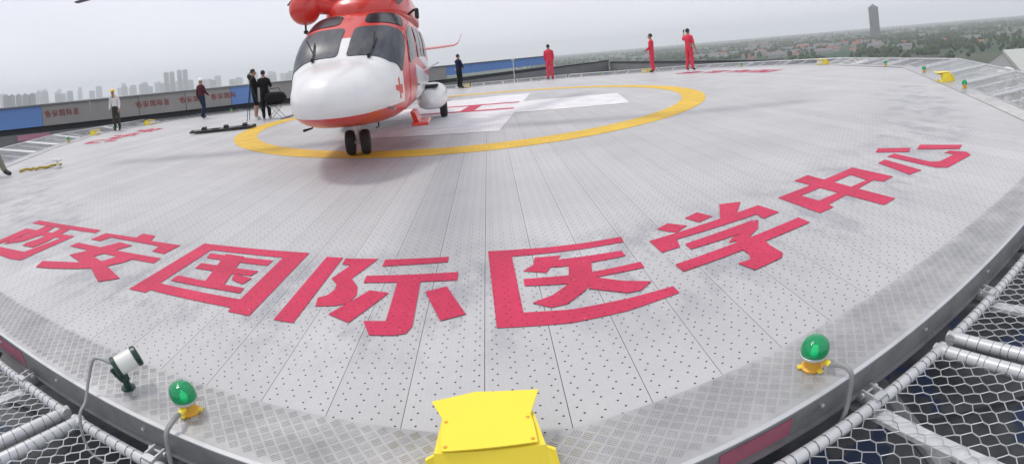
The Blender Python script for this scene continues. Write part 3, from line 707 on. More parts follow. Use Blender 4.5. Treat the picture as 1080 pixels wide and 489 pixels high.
# ------------------------------------------------------------------ perimeter lamps and floodlights
redge = deck_r
def edge_at(a, inset, z=.010):    # a: bearing from the circle centre
    r = redge(a) - inset; return pol(a, r, z)
def make_lamp(a, label, inset=.17, cable=None, group='green perimeter lamps'):
    p = edge_at(a, inset); o = empty('perimeter_lamp', tuple(p), R_(a)); tag(o, label, 'lamp', group)
    b = MB(); b.lathe([(.030, 0), (.052, .002), (.054, .012), (.040, .02), (.036, .05), (.052, .058), (.056, .075), (.050, .08)], 14)
    base = b.build('base', M['orange_box'], o, True)
    for k in range(3):
        t = 2 * math.pi * k / 3 + .5; f = MB(); f.box((.055 * math.cos(t), .055 * math.sin(t), .010), (.024, .024, .014), t, bev=.004); f.build('mounting_foot', M['yellow_box'], base)
    d = MB(); d.lathe([(.060, .078), (.065, .088), (.067, .106), (.063, .128), (.053, .148), (.036, .162), (.016, .169), (.001, .171)], 22); d.build('green_dome', M['green_glass'], o, 'all')
    u_ = MB(); u_.lathe([(.008, .082), (.011, .090), (.011, .108), (.004, .114)], 10); u_.build('bulb', M['led'], o, True)
    r = MB(); r.lathe([(.056, .072), (.066, .074), (.067, .084), (.060, .088)], 22); r.build('clamp_ring', M['galv'], o, True)
    g_ = MB(); g_.lathe([(.012, 0), (.014, .03), (.010, .045)], 10, 'y'); g_.v = [(x + .02, -y - .045, z + .055) for x, y, z in g_.v]; g_.build('cable_gland', M['yellow_box'], o)
    if cable:
        c = MB(); P = []
        q = [Vector(v) for v in cable]
        for i in range(len(q) - 1):
            for s in range(6):
                t = s / 6; p0, p1, p2, p3 = q[max(i - 1, 0)], q[i], q[i + 1], q[min(i + 2, len(q) - 1)]
                P.append(.5 * ((2 * p1) + (-p0 + p2) * t + (2 * p0 - 5 * p1 + 4 * p2 - p3) * t * t + (-p0 + 3 * p1 - 3 * p2 + p3) * t ** 3))
        P.append(q[-1])
        c.tube(P, [.011 + .0012 * (i % 2) for i in range(len(P))], 8); c.build('conduit', M['conduit'], o, True)
    return o
CB = [(.02, -.09, .055), (.025, -.15, .06), (.02, -.215, .035), (.015, -.245, -.04), (.0, -.27, -.15), (-.05, -.25, -.30), (-.10, -.12, -.40)]
make_lamp(-3.55, 'green dome lamp on yellow base beside the white spotlight', cable=CB)
make_lamp(8.55, 'green dome lamp on orange base near the lower right edge', .17, [(.02, -.09, .055), (.04, -.15, .07), (.045, -.20, .05), (.04, -.22, -.04), (.02, -.235, -.16), (-.05, -.22, -.32), (-.12, -.1, -.42)])
make_lamp(52.3, 'small green lamp on the right deck edge in front of the yellow floodlight', .14)
for a in (70, 84, 100, 118, 150, 165, 193, 208, -136, -120, -93, -79):
    make_lamp(a, 'tiny far perimeter lamp on the deck edge', .14)

def make_flood(p, rz, label, s=1.0, extra=0):
    o = empty('floodlight', tuple(p), rz); tag(o, label, 'floodlight', 'yellow floodlights on the deck edge'); o.scale = (s, s, s)
    # front (towards the deck centre) is +y
    b = MB(); b.add([(-.20, -.20, 0), (.20, -.20, 0), (.19, .10, 0), (-.19, .10, 0), (-.185, -.13, .165), (.185, -.13, .165), (.165, .06, .165), (-.165, .06, .165)],
                    [(3, 2, 1, 0), (4, 5, 6, 7), (0, 1, 5, 4), (1, 2, 6, 5), (2, 3, 7, 6), (3, 0, 4, 7)])
    b.build('housing', M['yellow_box'], o)
    for sx in (-1, 1):
        f = MB(); f.add([(sx * .186, -.133, .155), (sx * .215, -.150, .148), (sx * .236, -.215, .0), (sx * .201, -.205, .0), (sx * .186, -.120, .155), (sx * .215, -.135, .148), (sx * .236, -.20, .0), (sx * .201, -.19, .0)],
                        [(0, 1, 2, 3), (7, 6, 5, 4), (0, 4, 5, 1), (1, 5, 6, 2), (2, 6, 7, 3), (3, 7, 4, 0)]); f.build('side_flange', M['yellow_box'], o)
    l = MB(); P = [(-.158, -.135), (.160, -.125), (.158, -.03), (.152, .03), (.196, .165), (.10, .176), (-.04, .190), (-.205, .145), (-.160, .04), (-.162, -.05)]
    n = len(P); zz = lambda x, y: .176 + .03 * max(0, y) - .01 * max(0, -y)
    l.add([(x, y, zz(x, y)) for x, y in P] + [(x, y, zz(x, y) + .006) for x, y in P], [tuple(range(n - 1, -1, -1)), tuple(range(n, 2 * n))] + [(i, (i + 1) % n, n + (i + 1) % n, n + i) for i in range(n)])
    lid = l.build('lid', M['yellow_box'], o)
    for x, y in ((-.145, -.115), (.145, -.108), (.14, .01), (-.147, .02)):
        s_ = MB(); s_.lathe([(.007, 0), (.007, .003), (.004, .005)], 8, c=(x, y, zz(x, y) + .006)); s_.build('screw', M['orange_box'], lid)
    e = MB(); e.box((0, .095, .088), (.27, .03, .12), bev=.006); e.build('lens', M['lens'], o)
    for sx in (-1, 1):
        k = MB(); k.box((sx * .15, -.02, .006), (.05, .09, .012)); k.build('mounting_foot', M['yellow_box'], o)
    return o
def flood_at(a, inset, label, s=1.0): make_flood(edge_at(a, inset), R_(a), label, s)
make_flood((.565, -12.925, .012), R_(1.5), 'large yellow floodlight box at the bottom centre of the picture')
flood_at(59.5, .22, 'yellow floodlight on the right deck edge beside wire nets', 1.15)
flood_at(100, .25, 'small yellow floodlight on the far deck edge at right', 1.1)
flood_at(139.5, .25, 'floodlight on the far edge left of the two right red suited people', 1.0)
flood_at(-176.9, .45, 'floodlight at the feet of the person in dark blue', 1.1)
flood_at(-101.5, .3, 'yellow floodlight between the white shirted and maroon shirted workers', 1.0)
flood_at(-88.0, .35, 'floodlight at the feet of the worker in a white shirt', .9)

# white spotlight at the left front edge
sp_ = empty('spotlight', (-1.235, -12.72, .010), 0); sp_.scale = (.9, .9, .9); tag(sp_, 'white and dark green spotlight on the left front edge', 'spotlight')
b = MB(); b.lathe([(.045, 0), (.045, .008), (.024, .014), (.022, .05)], 12); b.box((0, .0, .075), (.035, .05, .06), bev=.005); b.box((-.02, -.02, .115), (.03, .04, .06), bev=.004)
b.build('bracket', M['dark_green'], sp_)
ax = Vector((.60, .76, .22)).normalized(); c0 = Vector((.035, .035, .165))
def seg(t0, t1, r, mat, nm, n=18):
    m = MB(); m.tube([c0 + ax * t for t in t0], r, n); return m.build(nm, mat, sp_, True)
seg([-.060, -.055, .055, .060], 0, [.050, .056, .056, .050], M['lamp_white'], 'lamp_body')
seg([-.085, -.080, -.062, -.058], 0, [.055, .064, .064, .056], M['dark_green'], 'rear_cap')
seg([.058, .062, .085, .092], 0, [.056, .062, .060, .050], M['dark_green'], 'front_cap')
yk = MB(); yk.tube([c0 - ax * .07 + Vector((0, 0, -.03)), Vector((-.035, -.03, .13)), Vector((-.01, -.01, .06))], [.020, .022, .02], 10); yk.build('yoke', M['dark_green'], sp_, True)
cb = MB(); P = []
q = [c0 - ax * .085 + Vector((-.01, 0, .03)), Vector((-.13, -.06, .20)), Vector((-.165, -.14, .10)), Vector((-.16, -.235, .01)), Vector((-.15, -.33, -.03)), Vector((-.13, -.40, -.18)), Vector((-.05, -.40, -.26)), Vector((.1, -.33, -.33))]
for i in range(len(q) - 1):
    for s in range(6):
        t = s / 6; p0, p1, p2, p3 = q[max(i - 1, 0)], q[i], q[i + 1], q[min(i + 2, len(q) - 1)]
        P.append(.5 * ((2 * p1) + (-p0 + p2) * t + (2 * p0 - 5 * p1 + 4 * p2 - p3) * t * t + (-p0 + 3 * p1 - 3 * p2 + p3) * t ** 3))
cb.tube(P, [.009 + .001 * (i % 2) for i in range(len(P))], 8); cb.build('conduit', M['conduit'], sp_, True)

# ------------------------------------------------------------------ helicopter
HN = Vector((-1.66, -6.09, 0)); PSI = R_(3.6)
heli = empty('helicopter', tuple(HN + Vector((0, 0, .006))), PSI)
tag(heli, 'large red and white rescue helicopter parked facing the camera', 'helicopter')
def mat_heli():
    m = NT('helicopter_paint'); tc = m('TexCoord').outputs['Object']; sp = m('SeparateXYZ'); m.l.new(tc, sp.inputs[0])
    X, A, Z = sp.outputs[0], m.math('MULTIPLY', sp.outputs[1], -1), sp.outputs[2]
    gt = lambda a, b: m.math('GREATER_THAN', a, b); lt = lambda a, b: m.math('LESS_THAN', a, b)
    mul = lambda *k: (m.math('MULTIPLY', k[0], k[1]) if len(k) == 2 else m.math('MULTIPLY', k[0], mul(*k[1:])))
    zlow = m.math('ADD', .85, m.math('MULTIPLY', m.math('SUBTRACT', 1.2, A), .03))
    w1 = mul(m.math('MAXIMUM', gt(A, .36), mul(lt(m.math('ABSOLUTE', X), .2), gt(A, .1))), lt(Z, 1.99), gt(Z, zlow))
    st = m.math('ADD', 1.38, m.math('MULTIPLY', A, .10))
    w2 = mul(lt(A, -1.05), gt(Z, m.math('SUBTRACT', st, .45)), lt(Z, m.math('ADD', st, .20)))
    w3 = mul(lt(A, -1.9), gt(Z, m.math('ADD', st, .38)), lt(Z, m.math('ADD', st, .60)))
    W = m.math('MAXIMUM', w1, m.math('MAXIMUM', w2, w3))
    n = m.noise(tc, 1.6, 4, .6); n2 = m.noise(tc, 14, 4, .6)
    red = m.mix(n, (.60, .040, .030), (.74, .060, .045)); wh = m.mix(m.ramp(n, .3, .7), (.76, .76, .76), (.84, .84, .84))
    wh = m.mix(m.math('MULTIPLY', m.ramp(n2, .58, .78), .18), wh, (.5, .48, .45))
    sa = m.math('ABSOLUTE', m.math('SUBTRACT', m.math('FRACT', m.math('DIVIDE', m.math('ADD', A, 10.25), .62)), .5))
    seam = m.math('MULTIPLY', m.math('LESS_THAN', sa, .009), m.math('LESS_THAN', A, .2))
    body = m.mix(m.math('MULTIPLY', seam, .4), m.mix(W, red, wh), (.12, .11, .11))       # panel joints
    m.set(color=body, rough=m.math('MULTIPLY_ADD', n2, .12, .24), coat=.35, coatr=.15); return m.m
M['heli'] = mat_heli()
M['heli_red'] = plain('helicopter_red', (.68, .05, .04), .3, 0, .08, 3, .5, .4)
M['heli_white'] = plain('helicopter_white', (.78, .78, .78), .32, 0, .06, 3, .5, .3)
M['heli_grey'] = plain('helicopter_grey', (.22, .22, .23), .5, 0, .15, 4)
def mat_glass():
    m = NT('reflection_streak_glazing'); tc = m('TexCoord').outputs['Object']
    n = m.noise(tc, 3.2, 4, .6, (3, 1, .6))
    m.set(color=m.mix(m.ramp(n, .40, .66), (.045, .052, .066), (.085, .092, .108)), rough=.34, spec=.4); return m.m  # paler streaks in the glass colour stand in for reflections
M['glass'] = mat_glass()
M['dark_glass'] = plain('dark_glazing', (.02, .024, .03), .2, 0, .3, 2, .4, 0)
M['tyre'] = plain('tyre_rubber', (.022, .022, .023), .75, 0, .25, 12)
M['blade'] = plain('rotor_blade_grey', (.10, .10, .11), .55)
#        a     hw    zb    zm    zt   nt   nb
SEC = [(2.02, .03, 1.02, 1.04, 1.06, 2.0, 2.0), (1.97, .21, .90, 1.03, 1.19, 2.1, 2.1), (1.85, .40, .79, 1.02, 1.31, 2.2, 2.2), (1.6, .58, .70, 1.02, 1.43, 2.3, 2.4),
       (1.2, .715, .625, 1.03, 1.535, 2.5, 2.7), (.80, .84, .585, 1.05, 1.615, 2.7, 3.0), (.50, .915, .57, 1.08, 1.74, 3.4, 3.2), (.20, .965, .56, 1.12, 1.94, 4.4, 3.4), (-.15, .995, .56, 1.18, 2.12, 5.0, 3.5),
       (-.5, 1.015, .56, 1.22, 2.30, 5.0, 3.5), (-1.0, 1.03, .56, 1.25, 2.51, 4.6, 3.5), (-1.4, 1.04, .56, 1.27, 2.58, 3.6, 3.5), (-2.0, 1.05, .56, 1.28, 2.60, 3.8, 3.5), (-4.0, 1.05, .56, 1.3, 2.60, 3.8, 3.5), (-5.2, 1.03, .58, 1.35, 2.56, 3.4, 3.2), (-6.2, .88, .85, 1.5, 2.52, 2.9, 2.6),
       (-7.2, .58, 1.25, 1.72, 2.44, 2.4, 2.3), (-8.2, .40, 1.50, 1.85, 2.34, 2.2, 2.2), (-9.6, .31, 1.66, 1.92, 2.26, 2, 2), (-11.0, .24, 1.80, 2.0, 2.24, 2, 2), (-11.8, .18, 1.92, 2.06, 2.24, 2, 2), (-12.1, .06, 2.02, 2.1, 2.2, 2, 2)]
def interp(sec, a):
    xs = [s[0] for s in sec]
    if a >= xs[0]: return sec[0][1:]
    if a <= xs[-1]: return sec[-1][1:]
    for i in range(len(xs) - 1):
        if xs[i] >= a >= xs[i + 1]:
            t = (xs[i] - a) / (xs[i] - xs[i + 1]); out = []
            for k in range(1, len(sec[0])):
                p0, p1, p2, p3 = (sec[max(i - 1, 0)][k], sec[i][k], sec[i + 1][k], sec[min(i + 2, len(xs) - 1)][k])
                h = xs[i] - xs[i + 1]
                m1 = (p2 - p0) / (xs[max(i - 1, 0)] - xs[i + 1]) * h if i > 0 else p2 - p1
                m2 = (p3 - p1) / (xs[i] - xs[min(i + 2, len(xs) - 1)]) * h
                if (p2 - p1) == 0: m1 = m2 = 0
                else:
                    m1 = max(min(m1 / (p2 - p1), 3), 0) * (p2 - p1); m2 = max(min(m2 / (p2 - p1), 3), 0) * (p2 - p1)
                out.append((2 * t ** 3 - 3 * t * t + 1) * p1 + (t ** 3 - 2 * t * t + t) * m1 + (-2 * t ** 3 + 3 * t * t) * p2 + (t ** 3 - t * t) * m2)
            return out
def surf(sec, a, th):
    hw, zb, zm, zt, nt, nb = interp(sec, a); c, s = math.cos(th), math.sin(th); n = nt if s >= 0 else nb
    sg = lambda v: (v > 0) - (v < 0)
    return Vector((hw * sg(c) * abs(c) ** (2 / n), -a, zm + (zt - zm if s >= 0 else zm - zb) * sg(s) * abs(s) ** (2 / n)))
def snorm(sec, a, th):
    e = .01; du = surf(sec, a - e, th) - surf(sec, a + e, th); dv = surf(sec, a, th + e) - surf(sec, a, th - e)
    n = dv.cross(du); n.normalize()
    hw, zb, zm, zt, nt, nb = interp(sec, a); p = surf(sec, a, th) - Vector((0, -a, zm))
    return n if n.dot(p) > 0 else -n
def loft(sec, A, n=48):
    m = MB(); rows = [[surf(sec, a, 2 * math.pi * (j + .5) / n) for j in range(n)] for a in A]
    m.grid(rows, close=True); k = len(rows)
    m.f.append(tuple(range(n))); m.m.append(0); m.f.append(tuple((k - 1) * n + j for j in reversed(range(n)))); m.m.append(0)
    return m
A = [2.02 - .02 * i for i in range(9)] + [1.82 - .07 * i for i in range(40)] + [-1.1 - .3 * i for i in range(37)]
loft(SEC, A, 64).build('fuselage', M['heli'], heli, 'all')
def patch(sec, pts, off, name, mat, parent, rings=5, thick=.012, label=None, sgn=0):
    """rounded patch lying on the skin; pts = outline in (a, theta)"""
    n = len(pts); ca = sum(p[0] for p in pts) / n; ct = sum(p[1] for p in pts) / n
    m = MB(); V = []
    for r in range(1, rings + 1):
        for a, t in pts:
            aa, tt = ca + (a - ca) * r / rings, ct + (t - ct) * r / rings
            if sgn: aa, tt = bya(sec, [(aa, tt)], sgn)[0]
            V.append(surf(sec, aa, tt) + snorm(sec, aa, tt) * off)
    if sgn: ca, ct = bya(sec, [(ca, ct)], sgn)[0]; pts = bya(sec, pts, sgn)
    V.append(surf(sec, ca, ct) + snorm(sec, ca, ct) * off); c = len(V) - 1
    F = [(c, j, (j + 1) % n) for j in range(n)]
    for r in range(rings - 1):
        for j in range(n): F.append((r * n + j, r * n + n + j, r * n + n + (j + 1) % n, r * n + (j + 1) % n))
    o = len(V)
    for a, t in pts: V.append(surf(sec, a, t) - snorm(sec, a, t) * thick)
    for j in range(n): F.append(((rings - 1) * n + j, (rings - 1) * n + (j + 1) % n, o + (j + 1) % n, o + j))
    m.add(V, F); ob = m.build(name, mat, parent, True)
    if label: ob['label'] = label
    return ob
def bya(sec, pts, sgn):
    """outline in (a, lateral fraction) -> (a, theta) on the upper half of the skin"""
    out = []
    for a, f in pts:
        n = interp(sec, a)[4]; t = math.acos(max(-1, min(1, abs(f) ** (n / 2)))); out.append((a, t if sgn > 0 else math.pi - t))
    return out
def rrect(corners, rad=.16, k=5):
    """corners (a,theta) -> rounded outline"""
    out = []; n = len(corners)
    for i in range(n):
        p0, p1, p2 = corners[i - 1], corners[i], corners[(i + 1) % n]
        s = [p1[j] + (p0[j] - p1[j]) * rad for j in (0, 1)]; e = [p1[j] + (p2[j] - p1[j]) * rad for j in (0, 1)]
        for q in range(k + 1):
            t = q / k; out.append(tuple((1 - t) ** 2 * s[j] + 2 * t * (1 - t) * p1[j] + t * t * e[j] for j in (0, 1)))
        nx = corners[(i + 1) % n]; e2 = [nx[j] + (p1[j] - nx[j]) * rad for j in (0, 1)]
        for q in range(1, 4):
            t = q / 4; out.append(tuple(e[j] + (e2[j] - e[j]) * t for j in (0, 1)))
    return out
D2 = R_
for sgn in (1, -1):
    T = (lambda d: D2(d)) if sgn > 0 else (lambda d: D2(180 - d))
    # windscreen half
    ws = patch(SEC, rrect([(.66, .085), (-.27, .085), (-.27, .93), (-.05, .975), (.43, .9955), (.60, .86)], .13), .012, 'windscreen', M['glass'], heli, 10, sgn=sgn)
    # eyebrow window in the roof
    patch(SEC, rrect([(-.40, .22), (-.92, .22), (-.92, .84), (-.40, .90)], .3), .010, 'eyebrow_window', M['dark_glass'], heli, sgn=sgn)
    # cockpit door with its window, cabin door windows
    dr = patch(SEC, rrect([(-.30, T(34)), (-1.30, T(34)), (-1.30, T(-40)), (-.05, T(-40))], .1), .010, 'cockpit_door', M['heli'], heli, 8)
    patch(SEC, rrect([(-.40, T(31)), (-1.22, T(31)), (-1.22, T(3)), (-.22, T(2))], .18), .018, 'door_window', M['dark_glass'], dr)
    hd = MB(); p = surf(SEC, -1.15, T(-6)) + snorm(SEC, -1.15, T(-6)) * .03; hd.box(tuple(p), (.03, .16, .03)); hd.build('door_handle', M['heli_grey'], dr)
    cd = patch(SEC, rrect([(-1.45, T(40)), (-3.2, T(40)), (-3.2, T(-45)), (-1.45, T(-45))], .06), .010, 'cabin_door', M['heli'], heli, 8)
    for a0 in (-1.6, -2.42):
        patch(SEC, rrect([(a0, T(32)), (a0 - .68, T(32)), (a0 - .68, T(4)), (a0, T(4))], .2), .018, 'cabin_window', M['dark_glass'], cd)
    patch(SEC, rrect([(-3.5, T(32)), (-4.3, T(32)), (-4.3, T(4)), (-3.5, T(4))], .2), .014, 'cabin_window', M['dark_glass'], heli)
    # wiper
    p0 = surf(SEC, .70, T(66)) + Vector((0, 0, .03)); p1 = surf(SEC, .22, T(74)) + snorm(SEC, .22, T(74)) * .035; p2 = surf(SEC, .02, T(80 if sgn > 0 else 60)) + snorm(SEC, .02, T(70)) * .03
    w = MB(); w.tube([p0, p1], .012, 6); w.tube([surf(SEC, .45, T(70)) + snorm(SEC, .45, T(70)) * .03, p2], .012, 6); w.lathe([(.03, -.02), (.03, .04)], 8, c=tuple(p0)); w.build('wiper', M['black'], heli)
    # chin light and pitot probe
    pt = MB(); p = surf(SEC, 1.0, T(-18)); pt.tube([p, p + Vector((sgn * .10, -.02, -.02)), p + Vector((sgn * .12, -.30, -.02))], [.018, .016, .012], 8); pt.build('pitot_probe', M['heli_grey'], heli, True)
# red emblem on the port side of the nose
for pts_ in ([(.74, 5), (.46, 1), (.46, -3), (.74, 1)], [(.62, 9), (.56, 9), (.54, -7), (.60, -7)]):
    patch(SEC, [(a, D2(t)) for a, t in pts_], .006, 'red_emblem', M['heli_red'], heli, 2, .004)
# engine cowling
COW = [(-1.08, .06, 2.50, 2.54, 2.60, 2, 2), (-1.14, .40, 2.46, 2.54, 2.72, 2.3, 2), (-1.35, .66, 2.42, 2.54, 2.90, 2.6, 2), (-1.8, .84, 2.35, 2.5, 3.10, 2.8, 2), (-2.4, .94, 2.35, 2.5, 3.28, 2.9, 2), (-4.2, .94, 2.35, 2.5, 3.30, 2.8, 2), (-5.6, .80, 2.3, 2.45, 3.05, 2.5, 2), (-6.8, .40, 2.2, 2.35, 2.62, 2.2, 2), (-7.4, .1, 2.25, 2.3, 2.4, 2, 2)]
loft(COW, [-1.08, -1.11, -1.14, -1.2, -1.27] + [-1.35 - .155 * i for i in range(40)], 40).build('engine_cowling', M['heli_red'], heli, 'all')
for sgn in (1, -1):
    m = MB(); m.lathe([(.16, 0), (.20, .05), (.20, .45), (.14, .5)], 14, 'y'); m.v = [(x + sgn * .62, y + 1.5, z + 2.82) for x, y, z in m.v]; m.build('engine_intake', M['heli_grey'], heli, True)
    m = MB(); m.lathe([(.15, 0), (.19, .1), (.19, .7), (.16, .72), (.15, .3)], 14, 'y'); m.v = [(x + sgn * .66, y + 5.2, z + 2.85) for x, y, z in m.v]; m.build('exhaust', M['heli_grey'], heli, True)
# mast, hub, blades
mm = MB(); mm.lathe([(.30, 3.2), (.24, 3.4), (.13, 3.5), (.12, 4.15), (.2, 4.2)], 18, c=(0, 3.3, 0)); mm.build('rotor_mast', M['heli_grey'], heli, True)
hb_ = MB(); hb_.lathe([(.20, 4.12), (.42, 4.14), (.42, 4.24), (.24, 4.30), (.1, 4.36)], 20, c=(0, 3.3, 0)); hub = hb_.build('rotor_hub', M['heli_grey'], heli, True)
for k in range(5):
    ang = R_(-160 + 72 * k) - PSI; tip = (3.62, 4.1, 4.05, 4.02, 4.05)[k]
    d = Vector((math.cos(ang), math.sin(ang), 0)); n = Vector((-d.y, d.x, 0)); rows = []
    for i in range(13):
        r = .35 + 7.25 * i / 12; z = 4.19 - (4.19 - tip) * ((r - .35) / 7.25) ** 1.8
        ch = .09 if i < 1 else (.27 if i < 11 else .27 - .07 * (i - 10)); c = Vector((0, 3.3, z)) + d * r
        rows.append([c + n * ch, c + n * ch * .4 + Vector((0, 0, .035)), c - n * ch, c - n * ch * .2 - Vector((0, 0, .01))])
    m = MB(); m.grid(rows, close=True); m.f += [(0, 1, 2, 3), (51, 50, 49, 48)]; m.m += [0, 0]; m.build('rotor_blade', M['blade'], heli, True)
# sponsons with main wheels
for sgn in (1, -1):
    SPN = [(-3.15, .03, .74, .78, .82, 2, 2), (-3.35, .22, .62, .80, 1.02, 2.2, 2.2), (-3.9, .36, .52, .80, 1.14, 2.5, 2.5), (-4.8, .40, .50, .80, 1.16, 2.5, 2.5), (-5.5, .36, .54, .82, 1.12, 2.4, 2.4), (-6.1, .18, .7, .86, 1.0, 2.2, 2.2), (-6.3, .03, .82, .86, .9, 2, 2)]
    m = loft(SPN, [-3.15 - .05 * i for i in range(6)] + [-3.45 - .15 * i for i in range(20)], 24); m.v = [(x + sgn * 1.10, y, z - .22) for x, y, z in m.v]
    s_ = m.build('sponson', M['heli_white'], heli, 'all')
    m = MB(); m.box((sgn * 1.12, 3.7, .90), (.40, .5, .06), bev=.02); m.build('sponson_walkway', M['black'], s_)
    wh_ = empty('main_wheel'); wh_.parent = heli; wh_.location = (sgn * 1.36, 4.80, .26)
    def wheel(par, r, w):
        t = MB(); t.lathe([(r * .62, -w * .46), (r * .84, -w * .5), (r * .96, -w * .36), (r, -w * .15), (r, w * .15), (r * .96, w * .36), (r * .84, w * .5), (r * .62, w * .46)], 28, 'x'); t.build('tyre', M['tyre'], par, True)
        q_ = MB(); q_.lathe([(r * .2, -w * .36), (r * .45, -w * .30), (r * .60, -w * .42), (r * .62, -w * .3), (r * .62, w * .3), (r * .60, w * .42), (r * .45, w * .30), (r * .2, w * .36)], 20, 'x'); q_.build('rim', M['heli_white'], par, True)
    wheel(wh_, .26, .19)
    m = MB(); m.tube([(sgn * 1.12, 4.5, .72), (sgn * 1.18, 4.78, .34)], .05, 10); m.tube([(sgn * 1.10, 4.80, .27), (sgn * 1.37, 4.80, .26)], .04, 10); m.build('main_gear_strut', M['heli_white'], heli, True)
# nose gear
m = MB(); m.tube([(0, .04, .72), (0, .02, .40), (0, 0, .22)], [.065, .055, .045], 12); m.tube([(-.16, 0, .215), (.16, 0, .215)], .03, 10); m.tube([(0, .10, .62), (0, .16, .42), (0, .06, .27)], .02, 8); m.tube([(0, -.05, .50), (0, -.10, .36)], .018, 8)
m.build('nose_gear_strut', M['heli_white'], heli, True)
for sgn in (-1, 1):
    nw = empty('nose_wheel'); nw.parent = heli; nw.location = (sgn * .135, 0, .215); nw.rotation_euler = (0, 0, R_(6)); wheel(nw, .215, .155)
# open step and lower side fairing on the port side, opened access door
m = MB(); m.box((1.08, .70, .40), (.30, .80, .06), bev=.014); m.add([(.92, .35, .62), (1.0, .35, .60), (1.06, .40, .42), (.96, .40, .42), (.92, 1.05, .62), (1.0, 1.05, .60), (1.06, 1.05, .42), (.96, 1.05, .42)], [(0, 1, 2, 3), (7, 6, 5, 4), (0, 4, 5, 1), (1, 5, 6, 2), (2, 6, 7, 3), (3, 7, 4, 0)]); m.build('boarding_step', M['heli_red'], heli)
m = MB(); m.add([(1.03, 2.7, 1.30), (1.40, 2.75, 1.46), (1.40, 3.5, 1.46), (1.03, 3.5, 1.30), (1.03, 2.7, 1.27), (1.40, 2.75, 1.43), (1.40, 3.5, 1.43), (1.03, 3.5, 1.27)], [(0, 1, 2, 3), (7, 6, 5, 4), (0, 4, 5, 1), (1, 5, 6, 2), (2, 6, 7, 3), (3, 7, 4, 0)]); m.build('open_access_panel', M['heli_white'], heli)
m = MB(); m.tube([(.45, -.35, .60), (.46, -.37, .50), (.42, -.45, .49)], [.012, .012, .010], 6); m.build('antenna', M['black'], heli)
m = MB(); m.tube([(-.52, -.75, .68), (-.55, -.80, .60), (-.66, -.92, .58)], [.014, .014, .022], 8); m.build('landing_light', M['black'], heli)
# rescue hoist pod on the starboard shoulder
ho = empty('rescue_hoist'); ho.parent = heli; ho.location = (-1.16, 1.35, 2.74)
m = MB(); m.lathe([(.02, -.36), (.16, -.34), (.27, -.24), (.315, -.08), (.315, .08), (.27, .22), (.16, .31), (.02, .33)], 22, 'y'); m.build('hoist_pod', M['heli_red'], ho, 'all')
m = MB(); m.tube([(.12, .05, .10), (.45, .12, .02), (.85, .15, -.10)], [.20, .16, .14], 14); m.tube([(.05, .08, .25), (.5, .12, .30), (.9, .12, .35)], [.06, .06, .06], 8); m.build('hoist_arm', M['heli_red'], ho, True)
m = MB(); m.tube([(.0, -.02, -.28), (.0, -.02, -.44)], .022, 8); m.lathe([(.01, -.50), (.05, -.48), (.05, -.44), (.02, -.42)], 10, c=(0, -.02, 0)); m.build('hoist_hook', M['black'], ho)
# tail: fin, stabilisers with upturned tips, tail rotor
m = MB(); rows = []
for z, a0, a1, t in ((2.1, -10.6, -12.2, .12), (2.8, -11.4, -12.5, .10), (3.6, -12.2, -13.0, .08), (4.1, -12.6, -13.2, .05)):
    rows.append([(0, -a0, z), (t, -(a0 * .7 + a1 * .3), z), (0, -a1, z), (-t, -(a0 * .7 + a1 * .3), z)])
m.grid([[Vector(p) for p in r] for r in rows], close=True); m.f += [(0, 1, 2, 3), (15, 14, 13, 12)]; m.m += [0, 0]; m.build('tail_fin', M['heli_red'], heli)
for sgn in (1, -1):
    m = MB(); rows = []
    for b, a0, a1, z, t in ((.1, -10.3, -11.2, 2.00, .06), (1.2, -10.4, -11.1, 2.03, .05), (1.75, -10.5, -11.0, 2.06, .04), (1.92, -10.55, -10.98, 2.12, .035), (2.10, -10.75, -11.05, 2.48, .02)):
        rows.append([Vector((sgn * b, -a0, z)), Vector((sgn * b, -(a0 + a1) / 2, z + t)), Vector((sgn * b, -a1, z)), Vector((sgn * b, -(a0 + a1) / 2, z - t))])
    m.grid(rows, close=True); m.f += [(0, 1, 2, 3), (19, 18, 17, 16)]; m.m += [0, 0]; m.build('tail_stabiliser', M['heli_red'], heli)
tr_ = empty('tail_rotor'); tr_.parent = heli; tr_.location = (-.26, 12.7, 3.7)
m = MB(); m.lathe([(.12, -.1), (.14, 0), (.06, .1)], 12, 'x'); m.build('rotor_hub', M['heli_grey'], tr_)
for k in range(4):
    t = R_(45 + 90 * k); d = Vector((0, math.cos(t), math.sin(t))); n = Vector((0, -d.z, d.y)); m = MB()
    m.grid([[d * r + n * w_ + Vector((x, 0, 0)) for w_, x in ((.1, 0), (0, .015), (-.1, 0), (0, -.015))] for r in (.12, .7, 1.25)], close=True); m.f += [(0, 1, 2, 3), (11, 10, 9, 8)]; m.m += [0, 0]; m.build('rotor_blade', M['blade'], tr_)
m = MB(); m.tube([(.98, 1.0, 2.40), (1.10, .98, 2.48), (1.14, .96, 2.44)], [.025, .025, .02], 8); m.box((1.15, .95, 2.40), (.07, .14, .20), bev=.02); m.build('mirror', M['black'], heli)

